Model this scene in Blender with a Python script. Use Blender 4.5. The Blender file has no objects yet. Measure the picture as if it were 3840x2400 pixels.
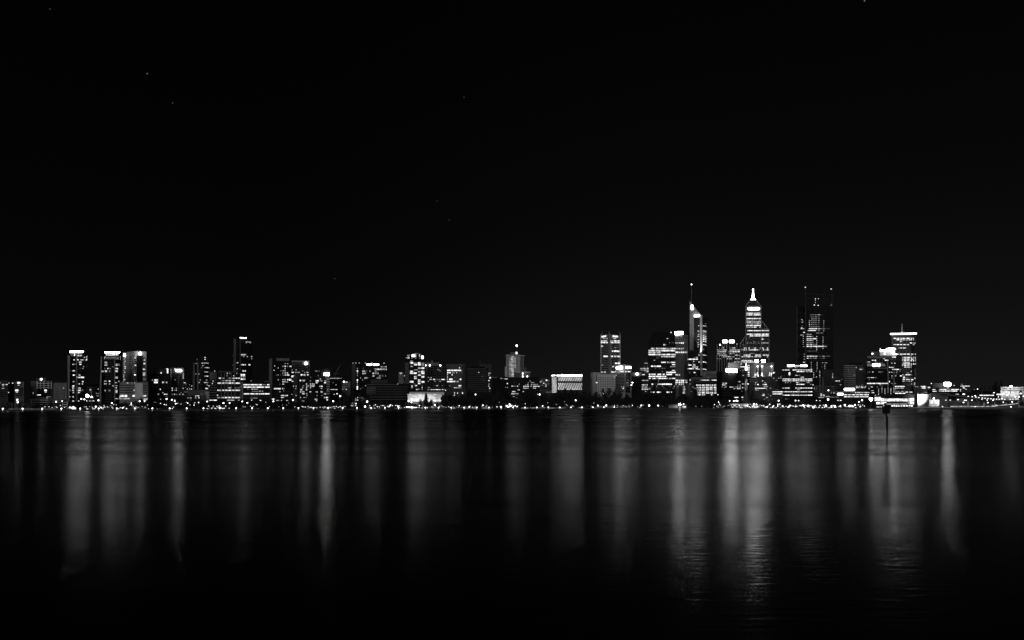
import bpy, math, random, re
from mathutils import Vector
random.seed(7)
scene = bpy.context.scene
col = scene.collection

# ------------------------------------------------------------------ camera
F_PX, HY, HC = 2850.0, 1512.0, 8.0          # focal length in photo pixels, horizon row, eye height (m)
cam_d = bpy.data.cameras.new('camera'); cam = bpy.data.objects.new('camera', cam_d); col.objects.link(cam)
cam_d.sensor_width = 36.0; cam_d.lens = 36.0 * F_PX / 3840.0
cam_d.clip_start = 0.5; cam_d.clip_end = 60000
cam.location = (0, 0, HC); cam.rotation_euler = (math.pi / 2, 0, 0)
cam_d.shift_y = (HY - 1200.0) / 3840.0
scene.camera = cam
scene.view_settings.view_transform = 'Standard'; scene.view_settings.look = 'None'
scene.view_settings.gamma = 1.0; scene.view_settings.exposure = 0.0

# ------------------------------------------------------------------ night sky
world = bpy.data.worlds.new('World'); scene.world = world; world.use_nodes = True
nt = world.node_tree; nt.nodes.clear(); N = nt.nodes; L = nt.links
def wn(t, **k):
    n = N.new(t)
    for a, b in k.items(): setattr(n, a, b)
    return n
def wm(op, a, b=None, clamp=False):
    n = wn('ShaderNodeMath', operation=op); n.use_clamp = clamp
    for i, v in enumerate((a, b)):
        if v is None: continue
        if isinstance(v, (int, float)): n.inputs[i].default_value = v
        else: L.new(v, n.inputs[i])
    return n.outputs[0]
tc = wn('ShaderNodeTexCoord'); sx = wn('ShaderNodeSeparateXYZ'); L.new(tc.outputs['Generated'], sx.inputs[0])
elev = wm('MAXIMUM', sx.outputs['Z'], 0.0)
fall = wm('EXPONENT', wm('MULTIPLY', elev, -5.6))
mr_ = wn('ShaderNodeMapRange', interpolation_type='SMOOTHSTEP')            # the city glow is strongest over the centre and right
L.new(sx.outputs['X'], mr_.inputs['Value']); mr_.inputs['From Min'].default_value = -.35; mr_.inputs['From Max'].default_value = .22
mr_.inputs['To Min'].default_value = .0030; mr_.inputs['To Max'].default_value = .0084
sky = wm('ADD', wm('MULTIPLY', fall, mr_.outputs[0]), 0.0003)
for (sxp, syp, st) in [(552,276,.5),(647,386,.2),(1740,365,.16),(1639,754,.12),(1684,826,.12),(1255,1045,.16),(187,34,.16),(3242,3,.6)]:
    d = Vector(((sxp - 1920) / F_PX, 1.0, (HY - syp) / F_PX)).normalized()
    v = wn('ShaderNodeVectorMath', operation='DISTANCE'); L.new(tc.outputs['Generated'], v.inputs[0]); v.inputs[1].default_value = d
    sky = wm('ADD', sky, wm('MULTIPLY', wm('LESS_THAN', v.outputs['Value'], 0.0007), st * .22))
bg = wn('ShaderNodeBackground'); L.new(sky, bg.inputs['Color']); bg.inputs['Strength'].default_value = 1.0
ow = wn('ShaderNodeOutputWorld'); L.new(bg.outputs[0], ow.inputs[0])

# faint, soft sun lamp added from behind the camera, standing in for city glow
sd = bpy.data.lights.new('city_glow_stand_in', 'SUN'); sd.energy = 0.48; sd.angle = math.radians(45); sd.color = (1, 1, 1)
so = bpy.data.objects.new('city_glow_stand_in', sd); col.objects.link(so)
so.rotation_euler = Vector((0.13, 0.94, -0.32)).to_track_quat('-Z', 'Y').to_euler()
so.location = (0, 0, 500)

# ------------------------------------------------------------------ materials
MATS = {}
def surf(name, v, rough=0.75, var=0.25, scale=0.15, spec=0.3, metallic=0.0):
    m = bpy.data.materials.new(name); m.use_nodes = True; t = m.node_tree; p = t.nodes['Principled BSDF']
    g = t.nodes.new('ShaderNodeNewGeometry'); mp = t.nodes.new('ShaderNodeMapping'); mp.inputs['Scale'].default_value = (scale, scale, scale * .45)
    t.links.new(g.outputs['Position'], mp.inputs[0])
    n = t.nodes.new('ShaderNodeTexNoise'); n.inputs['Scale'].default_value = 1.0; n.inputs['Detail'].default_value = 5
    t.links.new(mp.outputs[0], n.inputs['Vector'])
    r = t.nodes.new('ShaderNodeMapRange'); r.inputs['From Min'].default_value = .3; r.inputs['From Max'].default_value = .7
    r.inputs['To Min'].default_value = v * (1 - var); r.inputs['To Max'].default_value = v * (1 + var)
    t.links.new(n.outputs['Fac'], r.inputs['Value']); t.links.new(r.outputs[0], p.inputs['Base Color'])
    p.inputs['Roughness'].default_value = rough; p.inputs['Specular IOR Level'].default_value = spec; p.inputs['Metallic'].default_value = metallic
    MATS[name] = m; return m
def emit(name, s, var=0.0, scale=0.35):
    m = bpy.data.materials.new(name); m.use_nodes = True; t = m.node_tree; p = t.nodes['Principled BSDF']
    p.inputs['Base Color'].default_value = (.1, .1, .1, 1); p.inputs['Roughness'].default_value = .5
    p.inputs['Emission Color'].default_value = (1, 1, 1, 1); p.inputs['Emission Strength'].default_value = s
    if var:
        g = t.nodes.new('ShaderNodeNewGeometry'); n = t.nodes.new('ShaderNodeTexNoise'); n.inputs['Scale'].default_value = scale; n.inputs['Detail'].default_value = 2
        t.links.new(g.outputs['Position'], n.inputs['Vector'])
        r = t.nodes.new('ShaderNodeMapRange'); r.inputs['From Min'].default_value = .36; r.inputs['From Max'].default_value = .64
        r.inputs['To Min'].default_value = s * (1 - var); r.inputs['To Max'].default_value = s * (1 + var)
        t.links.new(n.outputs['Fac'], r.inputs['Value']); t.links.new(r.outputs[0], p.inputs['Emission Strength'])
    MATS[name] = m; return m
surf('pale', 0.58); surf('concrete', 0.36); surf('stone', 0.21); surf('dull', 0.11); surf('slate', 0.055, spec=.2); surf('black_wall', 0.011, spec=.15)
surf('white_paint', 0.75, var=.08)
surf('glass', 0.007, rough=.25, var=.4, spec=.3)
surf('ground', 0.035, rough=.95, scale=.02, spec=.05); surf('path', 0.07, rough=.9, scale=.1, spec=.1)
surf('sea_wall', 0.07, rough=.9, scale=.6, spec=.1); surf('steel', 0.16, rough=.5, spec=.4); surf('dark_steel', 0.03, rough=.5)
surf('bark', 0.10, rough=.95, scale=3, spec=.05); surf('leaves', 0.035, rough=.8, scale=.5, var=.5, spec=.1); surf('palm_leaves', 0.07, rough=.8, scale=.5, var=.4, spec=.1)
surf('hill', 0.02, rough=1, scale=.03, var=.5, spec=0); surf('marker_paint', 0.012, rough=.7, scale=4, spec=.1)
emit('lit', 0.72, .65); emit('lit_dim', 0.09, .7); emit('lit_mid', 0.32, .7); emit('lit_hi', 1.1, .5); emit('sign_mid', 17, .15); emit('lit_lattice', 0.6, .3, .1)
emit('sign', 10, .15); emit('sign_strong', 34, .1); emit('screen', 24, .1); emit('crown_light', 14, .3); emit('roof_strip', 3.5, .2)
emit('lamp', 6); emit('lamp_small', 1.3); emit('flood', 42); emit('floodlit_spire_glow', 5, .25, .2)

# water: long-exposure river, wind patches change its roughness
m = bpy.data.materials.new('water'); m.use_nodes = True; t = m.node_tree; p = t.nodes['Principled BSDF']
p.inputs['Base Color'].default_value = (.001, .001, .001, 1); p.inputs['IOR'].default_value = 1.33
g = t.nodes.new('ShaderNodeNewGeometry')
def nz(scl, sc, det, rough=.5):
    mp = t.nodes.new('ShaderNodeMapping'); mp.inputs['Scale'].default_value = scl; t.links.new(g.outputs['Position'], mp.inputs[0])
    n = t.nodes.new('ShaderNodeTexNoise'); n.inputs['Scale'].default_value = sc; n.inputs['Detail'].default_value = det; n.inputs['Roughness'].default_value = rough
    t.links.new(mp.outputs[0], n.inputs['Vector']); return n
patch = nz((.0022, .011, 1), 1.0, 5, .6)
rr = t.nodes.new('ShaderNodeMapRange'); rr.inputs['From Min'].default_value = .35; rr.inputs['From Max'].default_value = .65
rr.inputs['To Min'].default_value = .88; rr.inputs['To Max'].default_value = 1.12
t.links.new(patch.outputs['Fac'], rr.inputs['Value'])
def mth(op, a, b):
    n = t.nodes.new('ShaderNodeMath'); n.operation = op
    for i, v in enumerate((a, b)):
        if isinstance(v, (int, float)): n.inputs[i].default_value = v
        elif v is not None: t.links.new(v, n.inputs[i])
    return n.outputs[0]
sp_ = t.nodes.new('ShaderNodeSeparateXYZ'); t.links.new(g.outputs['Position'], sp_.inputs[0])
cr_ = t.nodes.new('ShaderNodeValToRGB'); t.links.new(mth('MULTIPLY', mth('MAXIMUM', sp_.outputs['Y'], 0.0), 1 / 1000), cr_.inputs[0])
# sheltered under both banks, choppier in the open river
el = cr_.color_ramp.elements; pts_ = [(0, .12), (.03, .15), (.05, .185), (.08, .22), (.17, .255), (.27, .27), (.42, .285), (.62, .31), (1, .33)]
for i, (a, v) in enumerate(pts_):
    e = el[i] if i < 2 else el.new(a)
    e.position = a; e.color = (v * .92, v * .92, v * .92, 1)
t.links.new(mth('MULTIPLY', cr_.outputs[0], rr.outputs[0]), p.inputs['Roughness'])
w1 = nz((.45, 2.2, 1), 1.0, 3, .5)
bp = t.nodes.new('ShaderNodeBump'); bp.inputs['Strength'].default_value = 1.0; bp.inputs['Distance'].default_value = .021
t.links.new(w1.outputs['Fac'], bp.inputs['Height']); t.links.new(bp.outputs[0], p.inputs['Normal'])
# far reflections are dimmed in the material: black diffuse mixed in by distance
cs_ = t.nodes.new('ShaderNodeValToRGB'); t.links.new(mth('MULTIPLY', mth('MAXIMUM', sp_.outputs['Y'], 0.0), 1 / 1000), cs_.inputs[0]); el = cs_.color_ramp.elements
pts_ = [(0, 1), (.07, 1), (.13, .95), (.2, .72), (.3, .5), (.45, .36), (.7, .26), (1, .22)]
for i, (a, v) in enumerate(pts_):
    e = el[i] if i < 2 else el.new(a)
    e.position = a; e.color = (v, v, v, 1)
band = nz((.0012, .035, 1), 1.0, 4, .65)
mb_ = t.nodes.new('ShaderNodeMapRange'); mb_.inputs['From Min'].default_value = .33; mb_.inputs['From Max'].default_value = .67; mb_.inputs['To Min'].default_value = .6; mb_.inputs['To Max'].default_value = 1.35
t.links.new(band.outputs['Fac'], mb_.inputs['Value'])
dark_mix = t.nodes.new('ShaderNodeBsdfDiffuse'); dark_mix.inputs['Color'].default_value = (.002, .002, .002, 1)
mx_ = t.nodes.new('ShaderNodeMixShader'); fac_ = mth('MULTIPLY', cs_.outputs[0], mb_.outputs[0]); fac_.node.use_clamp = True; t.links.new(fac_, mx_.inputs[0]); t.links.new(dark_mix.outputs[0], mx_.inputs[1]); t.links.new(p.outputs[0], mx_.inputs[2])
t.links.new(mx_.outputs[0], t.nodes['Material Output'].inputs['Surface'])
MATS['water'] = m

# ------------------------------------------------------------------ helpers
GROUND = 1.3
ZX, ZY, ZS = 0.0, 0.0, 1.0
def zoom(x, y, s):
    global ZX, ZY, ZS
    ZX, ZY, ZS = x, y, s
def X_(x): return ZX + x / ZS
def Y_(y): return ZY + y / ZS
def shore(px):                                     # distance of the river wall along a bearing
    u = px - 1920.0
    i = (u + 1910.0) / (58.06 - 0.00896 * u)
    return max(690.0, min(1025.0, 750.0 * (1 + 0.00896 * i)))
def at(px, py, Y): return Vector(((px - 1920) * Y / F_PX, Y, HC + (HY - py) * Y / F_PX))
def tag(o, label, cat, group=None, kind=None):
    if label: o['label'] = label
    if cat: o['category'] = cat
    if group: o['group'] = group
    if kind: o['kind'] = kind
def mesh(name, vs, fs, mat, loc=None, parent=None, smooth=False, mats=None, fm=None):
    me = bpy.data.meshes.new(name); me.from_pydata([tuple(v) for v in vs], [], fs)
    for mm in (mats or [mat]): me.materials.append(MATS[mm])
    if fm: me.polygons.foreach_set('material_index', fm)
    if smooth: me.polygons.foreach_set('use_smooth', [True] * len(fs))
    me.update(); o = bpy.data.objects.new(name, me); col.objects.link(o)
    if parent: o.parent = parent
    if loc is not None: o.location = loc
    return o
BOXV = [(-.5,-.5,-.5),(.5,-.5,-.5),(.5,.5,-.5),(-.5,.5,-.5),(-.5,-.5,.5),(.5,-.5,.5),(.5,.5,.5),(-.5,.5,.5)]
BOXF = [(0,3,2,1),(4,5,6,7),(0,1,5,4),(1,2,6,5),(2,3,7,6),(3,0,4,7)]
UNIT = {}
def unit(shape, mat):
    k = (shape, mat)
    if k in UNIT: return UNIT[k]
    if shape == 'box': vs, fs = BOXV, BOXF
    elif shape == 'pill':                           # box with rounded ends
        out = []
        for cx, cy, a0 in ((.4, .18, 0), (-.4, .18, 90), (-.4, -.18, 180), (.4, -.18, 270)):
            for k2 in range(4): a = math.radians(a0 + k2 * 30); out.append((cx + .1*math.cos(a), cy + .32*math.sin(a)))
        k3 = len(out); vs = [(x, -.5, z) for x, z in out] + [(x, .5, z) for x, z in out]
        fs = [tuple(range(k3)), tuple(range(k3, 2*k3))[::-1]] + [((i+1) % k3, i, k3+i, k3+(i+1) % k3) for i in range(k3)]
    elif shape == 'ball':
        vs, fs, n, rws = [(0,0,1)], [], 10, 6
        for r in range(1, rws):
            a = math.pi * r / rws
            for k2 in range(n): vs.append((math.sin(a)*math.cos(2*math.pi*k2/n), math.sin(a)*math.sin(2*math.pi*k2/n), math.cos(a)))
        vs.append((0,0,-1)); last = len(vs) - 1
        for k2 in range(n): fs.append((0, 1+k2, 1+(k2+1)%n)); fs.append((last, last-n+(k2+1)%n, last-n+k2))
        for r in range(rws-2):
            for k2 in range(n):
                a, b = 1+r*n+k2, 1+r*n+(k2+1)%n; fs.append((a, a+n, b+n, b))
    else:                                           # upright pole, radius 1, height 1, slightly tapered
        n = 8; vs = [(math.cos(2*math.pi*i/n), math.sin(2*math.pi*i/n), 0) for i in range(n)] + [(.7*math.cos(2*math.pi*i/n), .7*math.sin(2*math.pi*i/n), 1) for i in range(n)]
        fs = [(i, (i+1)%n, n+(i+1)%n, n+i) for i in range(n)] + [tuple(range(n))[::-1], tuple(range(n, 2*n))]
    me = bpy.data.meshes.new(shape + '_' + mat); me.from_pydata(vs, [], fs); me.materials.append(MATS[mat])
    if shape == 'ball': me.polygons.foreach_set('use_smooth', [True]*len(fs))
    me.update(); UNIT[k] = me; return me
def inst(name, shape, mat, loc, scale, rz=0.0, parent=None):
    o = bpy.data.objects.new(name, unit(shape, mat)); col.objects.link(o)
    o.scale = scale; o.rotation_euler = (0, 0, rz)
    if parent: o.parent = parent; o.location = Vector(loc) - parent.location
    else: o.location = loc
    return o
def empty(name, loc):
    o = bpy.data.objects.new(name, None); col.objects.link(o); o.location = loc; o.empty_display_size = 5; return o

SHORTS = []                                        # (px0, px1, Y, short) for the labels of small things
class Bld:
    """one building: an Empty at its base, its wall, windows, bands and roof pieces as children"""
    def __init__(s, name, label, short, x0, x1, top, off, mat='slate', depth=26, cat='building', front=None, wall=True, roof=True, base=None):
        px = (X_(x0) + X_(x1)) / 2; s.Y = shore(px) + off; s.depth = depth; s.wins = []; s.sk = (px - 1920) / F_PX   # depth is sheared along the camera's sight bearing, hiding side walls
        s.front = [(X_(x), s.Y + d) for x, d in (front or [(x0, 0), (x1, 0)])]
        s.pts = [Vector(((u - 1920) * Y / F_PX, Y)) for u, Y in s.front]
        ymin = min(Y for _, Y in s.front); s.ztop = HC + (HY - Y_(top)) * ymin / F_PX
        s.z0 = GROUND if base is None else HC + (HY - Y_(base)) * ymin / F_PX
        s.root = empty(name, (at(px, HY, s.Y).x, s.Y, s.z0)); tag(s.root, label, cat)
        SHORTS.append((X_(x0), X_(x1), s.Y, short)); R = s.root.location; s.mat = mat
        if wall:
            n = len(s.pts); back = [Vector((p_.x + s.sk * depth, p_.y + depth)) for p_ in s.pts]; ring = s.pts + back[::-1]
            vs = [(q.x - R.x, q.y - R.y, 0) for q in ring] + [(q.x - R.x, q.y - R.y, s.ztop - s.z0) for q in ring]; k = len(ring)
            fs = [(i, (i+1) % k, k + (i+1) % k, k + i) for i in range(k)] + [tuple(range(k, 2*k)), tuple(range(k))[::-1]]
            wall_ = mesh('wall', vs, fs, mat, parent=s.root)
            if roof:                                # parapet round the roof
                c = sum(ring, Vector((0, 0))) / k; vs = []; h = .9
                for z in (0.0, h):
                    for q in ring: w = q + (q - c).normalized() * .35; vs.append((w.x - R.x, w.y - R.y, s.ztop - s.z0 - .25 + z))
                fs = [(i, (i+1) % k, k + (i+1) % k, k + i) for i in range(k)] + [tuple(range(k, 2*k)), tuple(range(k))[::-1]]
                mesh('parapet', vs, fs, mat, parent=wall_)
    def hit(s, x):
        u = (X_(x) - 1920) / F_PX; best = None
        for i in range(len(s.pts) - 1):
            a, b = s.pts[i], s.pts[i+1]; ua, ub = a.x / a.y, b.x / b.y
            if ua - 1e-6 <= u <= ub + 1e-6 or best is None or (i == len(s.pts) - 2 and u > ub):
                best = (a, b)
                if u <= ub: break
        a, b = best; d = b - a                       # a + t d = (u Y, Y)
        tt = (u * a.y - a.x) / (d.x - u * d.y) if abs(d.x - u * d.y) > 1e-9 else 0
        q = a + d * tt; return q, math.atan2(d.y, d.x)
    def panel(s, x0, x1, y0, y1, mat, name='window', out=.15, th=.3):
        xm = (x0 + x1) / 2; e = (x1 - x0) * .02
        q, ang = s.hit(xm); qa, _ = s.hit(x0 + e); qb, _ = s.hit(x1 - e)
        w = (qb - qa).length if abs((qb-qa).length) > 0 else .5
        w = min(w, (x1 - x0) / ZS * q.y / F_PX / max(.25, math.cos(ang)) * 1.0)
        za = HC + (HY - Y_(y0)) * q.y / F_PX; zb = HC + (HY - Y_(y1)) * q.y / F_PX
        n = Vector((math.sin(ang), -math.cos(ang)))
        if name not in ('window_band', 'floor_slab', 'pier', 'sign', 'fascia', 'column', 'fin', 'light_strip', 'panel', 'screen', 'recess'): name = 'window'
        c = q + n * (out - th / 2)
        rec = (name, mat, (c.x, c.y, (za + zb) / 2), (max(w, .2), th, max(abs(za - zb), .3)), ang)
        if name == 'window': s.wins.append(rec)
        else: inst(name, 'pill' if name in ('sign', 'screen') else 'box', mat, rec[2], rec[3], ang, s.root)
        return s
    def rows(s, text, h=12, dot=10, mat='lit'):
        for row in text.split('|'):
            row = row.strip()
            if not row: continue
            head, segs = row.split(':'); hh = h
            if ',' in head: yy, hh = head.split(','); hh = float(hh)
            else: yy = head
            yy = float(yy); hh *= .84
            for sg in segs.split():
                mm = mat
                if sg[-1] == 'd': mm, sg = 'lit_dim', sg[:-1]
                elif sg[-1] == 'm': mm, sg = 'lit_mid', sg[:-1]
                elif sg[-1] == '!': mm, sg = 'lit_hi', sg[:-1]
                mt_ = re.match(r'^(-?[\d.]+)-(-?[\d.]+)$', sg)
                if mt_: a, b = float(mt_.group(1)), float(mt_.group(2))
                else: a = float(sg) - dot/2; b = a + dot
                s.panel(a, b, yy - hh/2, yy + hh/2, mm, out=.32)
        return s
    def bands(s, x0, x1, y0, y1, step, h, mat='glass', name='window_band', out=.12):
        y = y0; 
        while y <= y1 + .01: s.panel(x0, x1, y - h/2, y + h/2, mat, name, out=out, th=.3 if out < .3 else out + .2); y += step
        return s
    def grid(s, x0, x1, nx, y0, y1, ny, fx=.6, fy=.6, mat='glass', lit=0.0, litmat='lit'):
        cw, ch = (x1 - x0) / nx, (y1 - y0) / ny
        for j in range(ny):
            for i in range(nx):
                cx, cy = x0 + (i + .5) * cw, y0 + (j + .5) * ch; mm = litmat if random.random() < lit else mat
                s.panel(cx - cw*fx/2, cx + cw*fx/2, cy - ch*fy/2, cy + ch*fy/2, mm, out=.12)
        return s
    def piers(s, xs, y0, y1, w, mat='stone', out=.5, name='pier'):
        for x in xs: s.panel(x - w/2, x + w/2, y0, y1, mat, name, out=out, th=out + .3)
        return s
    def block(s, x0, x1, y0, y1, mat, name='roof_plant', dy=3, depth=14, sink=0):
        return poly([(x0, y0), (x1, y0), (x1, y1), (x0, y1)], s.Y + dy, depth, mat, name, s.root)
    def ball(s, x, y, r, mat='lamp', name='roof_lamp', dy=-1.5, sy=1.0):
        Y = s.Y + dy; c = at(X_(x), Y_(y), Y); rr = r / ZS * Y / F_PX
        return inst(name, 'ball', mat, c, (rr, min(rr, 1.5), rr * sy), 0, s.root)
    def mast(s, x, y0, y1, r=.35, mat='steel', name='mast', dy=2):
        Y = s.Y + dy; a = at(X_(x), Y_(y1), Y); b = at(X_(x), Y_(y0), Y)
        return inst(name, 'pole', mat, a, (r, r, b.z - a.z), 0, s.root)
    def poly(s, pts, mat, name, dy=0.0, depth=4.0):
        return poly(pts, s.Y + dy, depth, mat, name, s.root)
    def beam(s, x0, y0, x1, y1, w, mat='steel', name='brace', dy=-.5, depth=1.0):
        return poly(line(x0, y0, x1, y1, w), s.Y + dy, depth, mat, name, s.root)
    def done(s):
        ws = sorted(s.wins, key=lambda r: -r[3][0] * r[3][2])
        lim = 99 if len(ws) > 100 else 100
        for r in ws[:lim]: inst('window', 'box', r[1], r[2], r[3], r[4], s.root)
        rest = ws[lim:]
        if rest:
            mats = sorted(set(r[1] for r in rest)); vs, fs, fm = [], [], []; R = s.root.location
            for r in rest:
                b = len(vs); ca, sa = math.cos(r[4]), math.sin(r[4])
                for (x, y, z) in BOXV:
                    x *= r[3][0]; y *= r[3][1]; z *= r[3][2]
                    vs.append((r[2][0] + x*ca - y*sa - R.x, r[2][1] + x*sa + y*ca - R.y, r[2][2] + z - R.z))
                for f in BOXF: fs.append(tuple(b + i for i in f)); fm.append(mats.index(r[1]))
            o = mesh('window', vs, fs, None, parent=s.root, mats=mats, fm=fm); o['kind'] = 'stuff'
        return s
def line(x0, y0, x1, y1, w):
    d = Vector((x1 - x0, y1 - y0)).normalized(); n = Vector((-d.y, d.x)) * w / 2
    return [(x0+n.x, y0+n.y), (x1+n.x, y1+n.y), (x1-n.x, y1-n.y), (x0-n.x, y0-n.y)]
def poly(pts, Y, depth, mat, name, parent=None, loc=None):
    w = [at(X_(x), Y_(y), Y) for x, y in pts]
    area = sum(w[i].x * w[(i+1) % len(w)].z - w[(i+1) % len(w)].x * w[i].z for i in range(len(w)))
    if area < 0: w = w[::-1]
    o0 = parent.location if parent else (loc or Vector((sum(v.x for v in w)/len(w), Y, min(v.z for v in w))))
    n = len(w); sk = (X_(sum(p_[0] for p_ in pts) / len(pts)) - 1920) / F_PX * depth; vs = [v - o0 for v in w] + [v + Vector((sk, depth, 0)) - o0 for v in w]
    fs = [tuple(range(n)), tuple(range(n, 2*n))[::-1]] + [((i+1) % n, i, n+i, n+(i+1) % n) for i in range(n)]
    o = mesh(name, vs, fs, mat, parent=parent)
    if not parent: o.location = o0
    return o
SMALL = []                                         # small repeated things waiting for their labels
def small(o, px, text, cat, group): SMALL.append((o, px, text, cat, group))
def zlamp(x, y, r, off=20, mat='lamp', pole=True, text='street lamp with a round white head', name='street_lamp', group='street lamps along the foreshore', sy=1.0, sx=1.0):
    px = X_(x); Y = shore(px) + off; c = at(px, Y_(y), Y); rr = .68 * r / ZS * Y / F_PX
    o = empty(name, (c.x, Y, GROUND)); inst('lamp_head', 'ball', mat, c, (rr*sx, rr, rr * sy), 0, o)
    if pole and c.z - GROUND > 1: inst('pole', 'pole', 'steel', (c.x, Y, GROUND), (.14, .14, c.z - GROUND), 0, o)
    small(o, px, text, 'street lamp', group); return o

# ------------------------------------------------------------------ setting: water, land, river wall
def sheet(name, vs, z, mat):
    o = mesh(name, [(x, y, z) for x, y in vs], [tuple(range(len(vs)))], mat); o['kind'] = 'structure'; return o
sheet('water', [(-9000, -400), (9000, -400), (9000, 16000), (-9000, 16000)], 0.0, 'water')
def shore_pt(px, off=0.0): Y = shore(px) + off; return ((px - 1920) * Y / F_PX, Y)
edge = [shore_pt(p_) for p_ in (-900, -400, 0, 400, 800, 1200, 1600, 2000, 2200, 2330, 2700, 3100, 3500, 4000, 5200)]
edge[0] = (edge[1][0] - 2500, edge[1][1] - 300)
sheet('ground', [(x, y + .6) for x, y in edge] + [(9000, 9000), (9000, 15900), (-9000, 15900)], GROUND, 'ground')
vs, fs = [], []
for x, y in [(x, y + 5) for x, y in edge]: vs += [(x, y, GROUND + .004), (x, y + 5, GROUND + .004)]
for i in range(len(edge) - 1): fs.append((2*i, 2*i+2, 2*i+3, 2*i+1))
o = mesh('riverside_path', vs, fs, 'path'); o['kind'] = 'structure'
vs, fs = [], []
for x, y in edge: vs += [(x, y - .1, -1.0), (x, y - .1, GROUND + .18), (x, y + .75, GROUND + .18), (x, y + .75, -1.0)]
for i in range(len(edge) - 1):
    for k in range(3): a = 4*i + k; fs.append((a, a+4, a+5, a+1))
wl = mesh('river_wall', vs, fs, 'sea_wall'); tag(wl, 'long low stone river wall between the dark water and the lit promenade', 'wall')

# lamps on the river wall, evenly spaced
for i in range(0, 43):
    Y = 750 * (1 + .00896 * i); px = 1920 + (-1910 + 58.06 * i) / (1 + .00896 * i); x = (px - 1920) * Y / F_PX
    o = empty('river_lamp', (x, Y + .2, GROUND + .18))
    inst('pole', 'pole', 'steel', (x, Y + .2, GROUND + .18), (.12, .12, .9), 0, o)
    inst('lamp_head', 'ball', 'lamp', (x, Y + .2, GROUND + 1.25), (.62, .62, .55), 0, o)
    inst('base_light', 'box', 'lamp_small', (x, Y - .25, .75), (.7, .25, .35), 0, o)
    small(o, px, 'small round lamp on the river wall', 'lamp', 'lamps spaced along the river wall')

# ================================================================== buildings, left to right
zoom(0, 1230, 4.582)
b = Bld('apartment_block', 'dark low apartment block at the left edge of the skyline, few small windows lit', 'dark flats at the left edge', -30, 138, 908, 190, 'slate')
b.bands(-25, 130, 945, 1180, 33, 14).rows('942,25:0-14m|972,16:36-74 92-130|993,10:46-70|1036,12:36-74|1107:150', dot=12).done()
b = Bld('house', 'small dark house with two tiny lit windows between two dark apartment blocks', 'small dark house', 142, 246, 935, 215, 'black_wall')
b.rows('946:155 |948,16:210-228|1107,14:142-158').bands(150, 240, 985, 1180, 40, 14).done()
b = Bld('apartment_block', 'dark apartment block with two bright corner windows and a lit frame at its right end', 'block with two bright corner windows', 250, 410, 930, 180, 'dull')
b.bands(256, 402, 975, 1190, 36, 20).rows('942,34:300-350!|982,14:302-334|1071,34:264-316!|1105,10:276-310').piers([405], 935, 1015, 6, 'pale').bands(355, 405, 938, 1012, 36, 5, 'pale', 'floor_slab', .6).done()
b = Bld('apartment_block', 'apartment block with a pale balcony frame grid and a bright roof lamp', 'flats with the pale balcony grid', 530, 898, 918, 200, 'dull')
b.panel(640, 890, 930, 1190, 'glass', 'recess', out=.1)
b.piers([640, 700, 760, 832, 890], 922, 1048, 11, 'white_paint', .7).bands(640, 890, 952, 1030, 37, 8, 'white_paint', 'floor_slab', .55)
b.rows('1072,34:764-806!|1103,10:768-802|1150,14:638-704!|1118:572|1195,50:806-814m|1180,8:815-870m').block(622, 790, 862, 918, 'slate').name = 'roof_plant'
b.ball(708, 880, 17, 'lamp'); b.done()
b = Bld('office_building', 'plain grey windowless slab left of the first crowned tower', 'plain grey slab', 920, 1146, 950, 170, 'stone')
b.block(975, 1138, 880, 950, 'black_wall'); b.rows('1033,12:1086-1098').grid(935, 1020, 5, 970, 1210, 9, .4, .5).grid(1095, 1118, 1, 1055, 1210, 4, .8, .4).done()
b = Bld('terrace_housing', 'low terrace of flats with thin pale balcony rails by the palms', 'low balcony terrace', 520, 1160, 1228, 40, 'slate', depth=16)
b.bands(530, 1150, 1258, 1375, 38, 20, 'glass').bands(690, 840, 1240, 1356, 38, 6, 'pale', 'floor_slab', .7).bands(900, 1040, 1240, 1356, 38, 6, 'pale', 'floor_slab', .7).bands(1078, 1160, 1275, 1356, 38, 6, 'pale', 'floor_slab', .7)
b.piers([1078, 1158], 1275, 1380, 6, 'pale'); b.rows('1352,9:700-780m 900-1035m|1315,8:1080-1155m|1256,14:1060-1074').done()

def crowned(x, label, short, cx0, cx1, top, lit_rows, body, fin, mast):
    b = Bld('residential_tower', label, short, body[0], body[1], top, 95, 'black_wall', front=[(body[0], 4), (mast, -4), (body[1], 6)])
    b.bands(body[0] + 6, mast - 6, top + 50, 1262, 37, 9, 'slate', 'floor_slab', .8).bands(mast + 6, body[1] - 6, top + 50, 1262, 37, 9, 'slate', 'floor_slab', .8)
    b.piers([mast], top, 1262, 7, 'stone', .9)
    b.poly(fin, 'stone', 'fin', dy=-5, depth=22)
    b.block(cx0 + 18, cx1 - 20, top - 50, top, 'stone', 'penthouse', dy=4, depth=16)
    return b
b = crowned(0, 'leftmost crowned residential tower, brightly lit roof ring above a grey fin and scattered lit flats', 'leftmost crowned tower', 1200, 1436, 487,
   '', (1203, 1482), [(1160, 475), (1206, 475), (1188, 1262), (1166, 1262)], 1322)
b.panel(1215, 1250, 440, 488, 'lit_hi', 'light_strip', out=-2.5)
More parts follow.
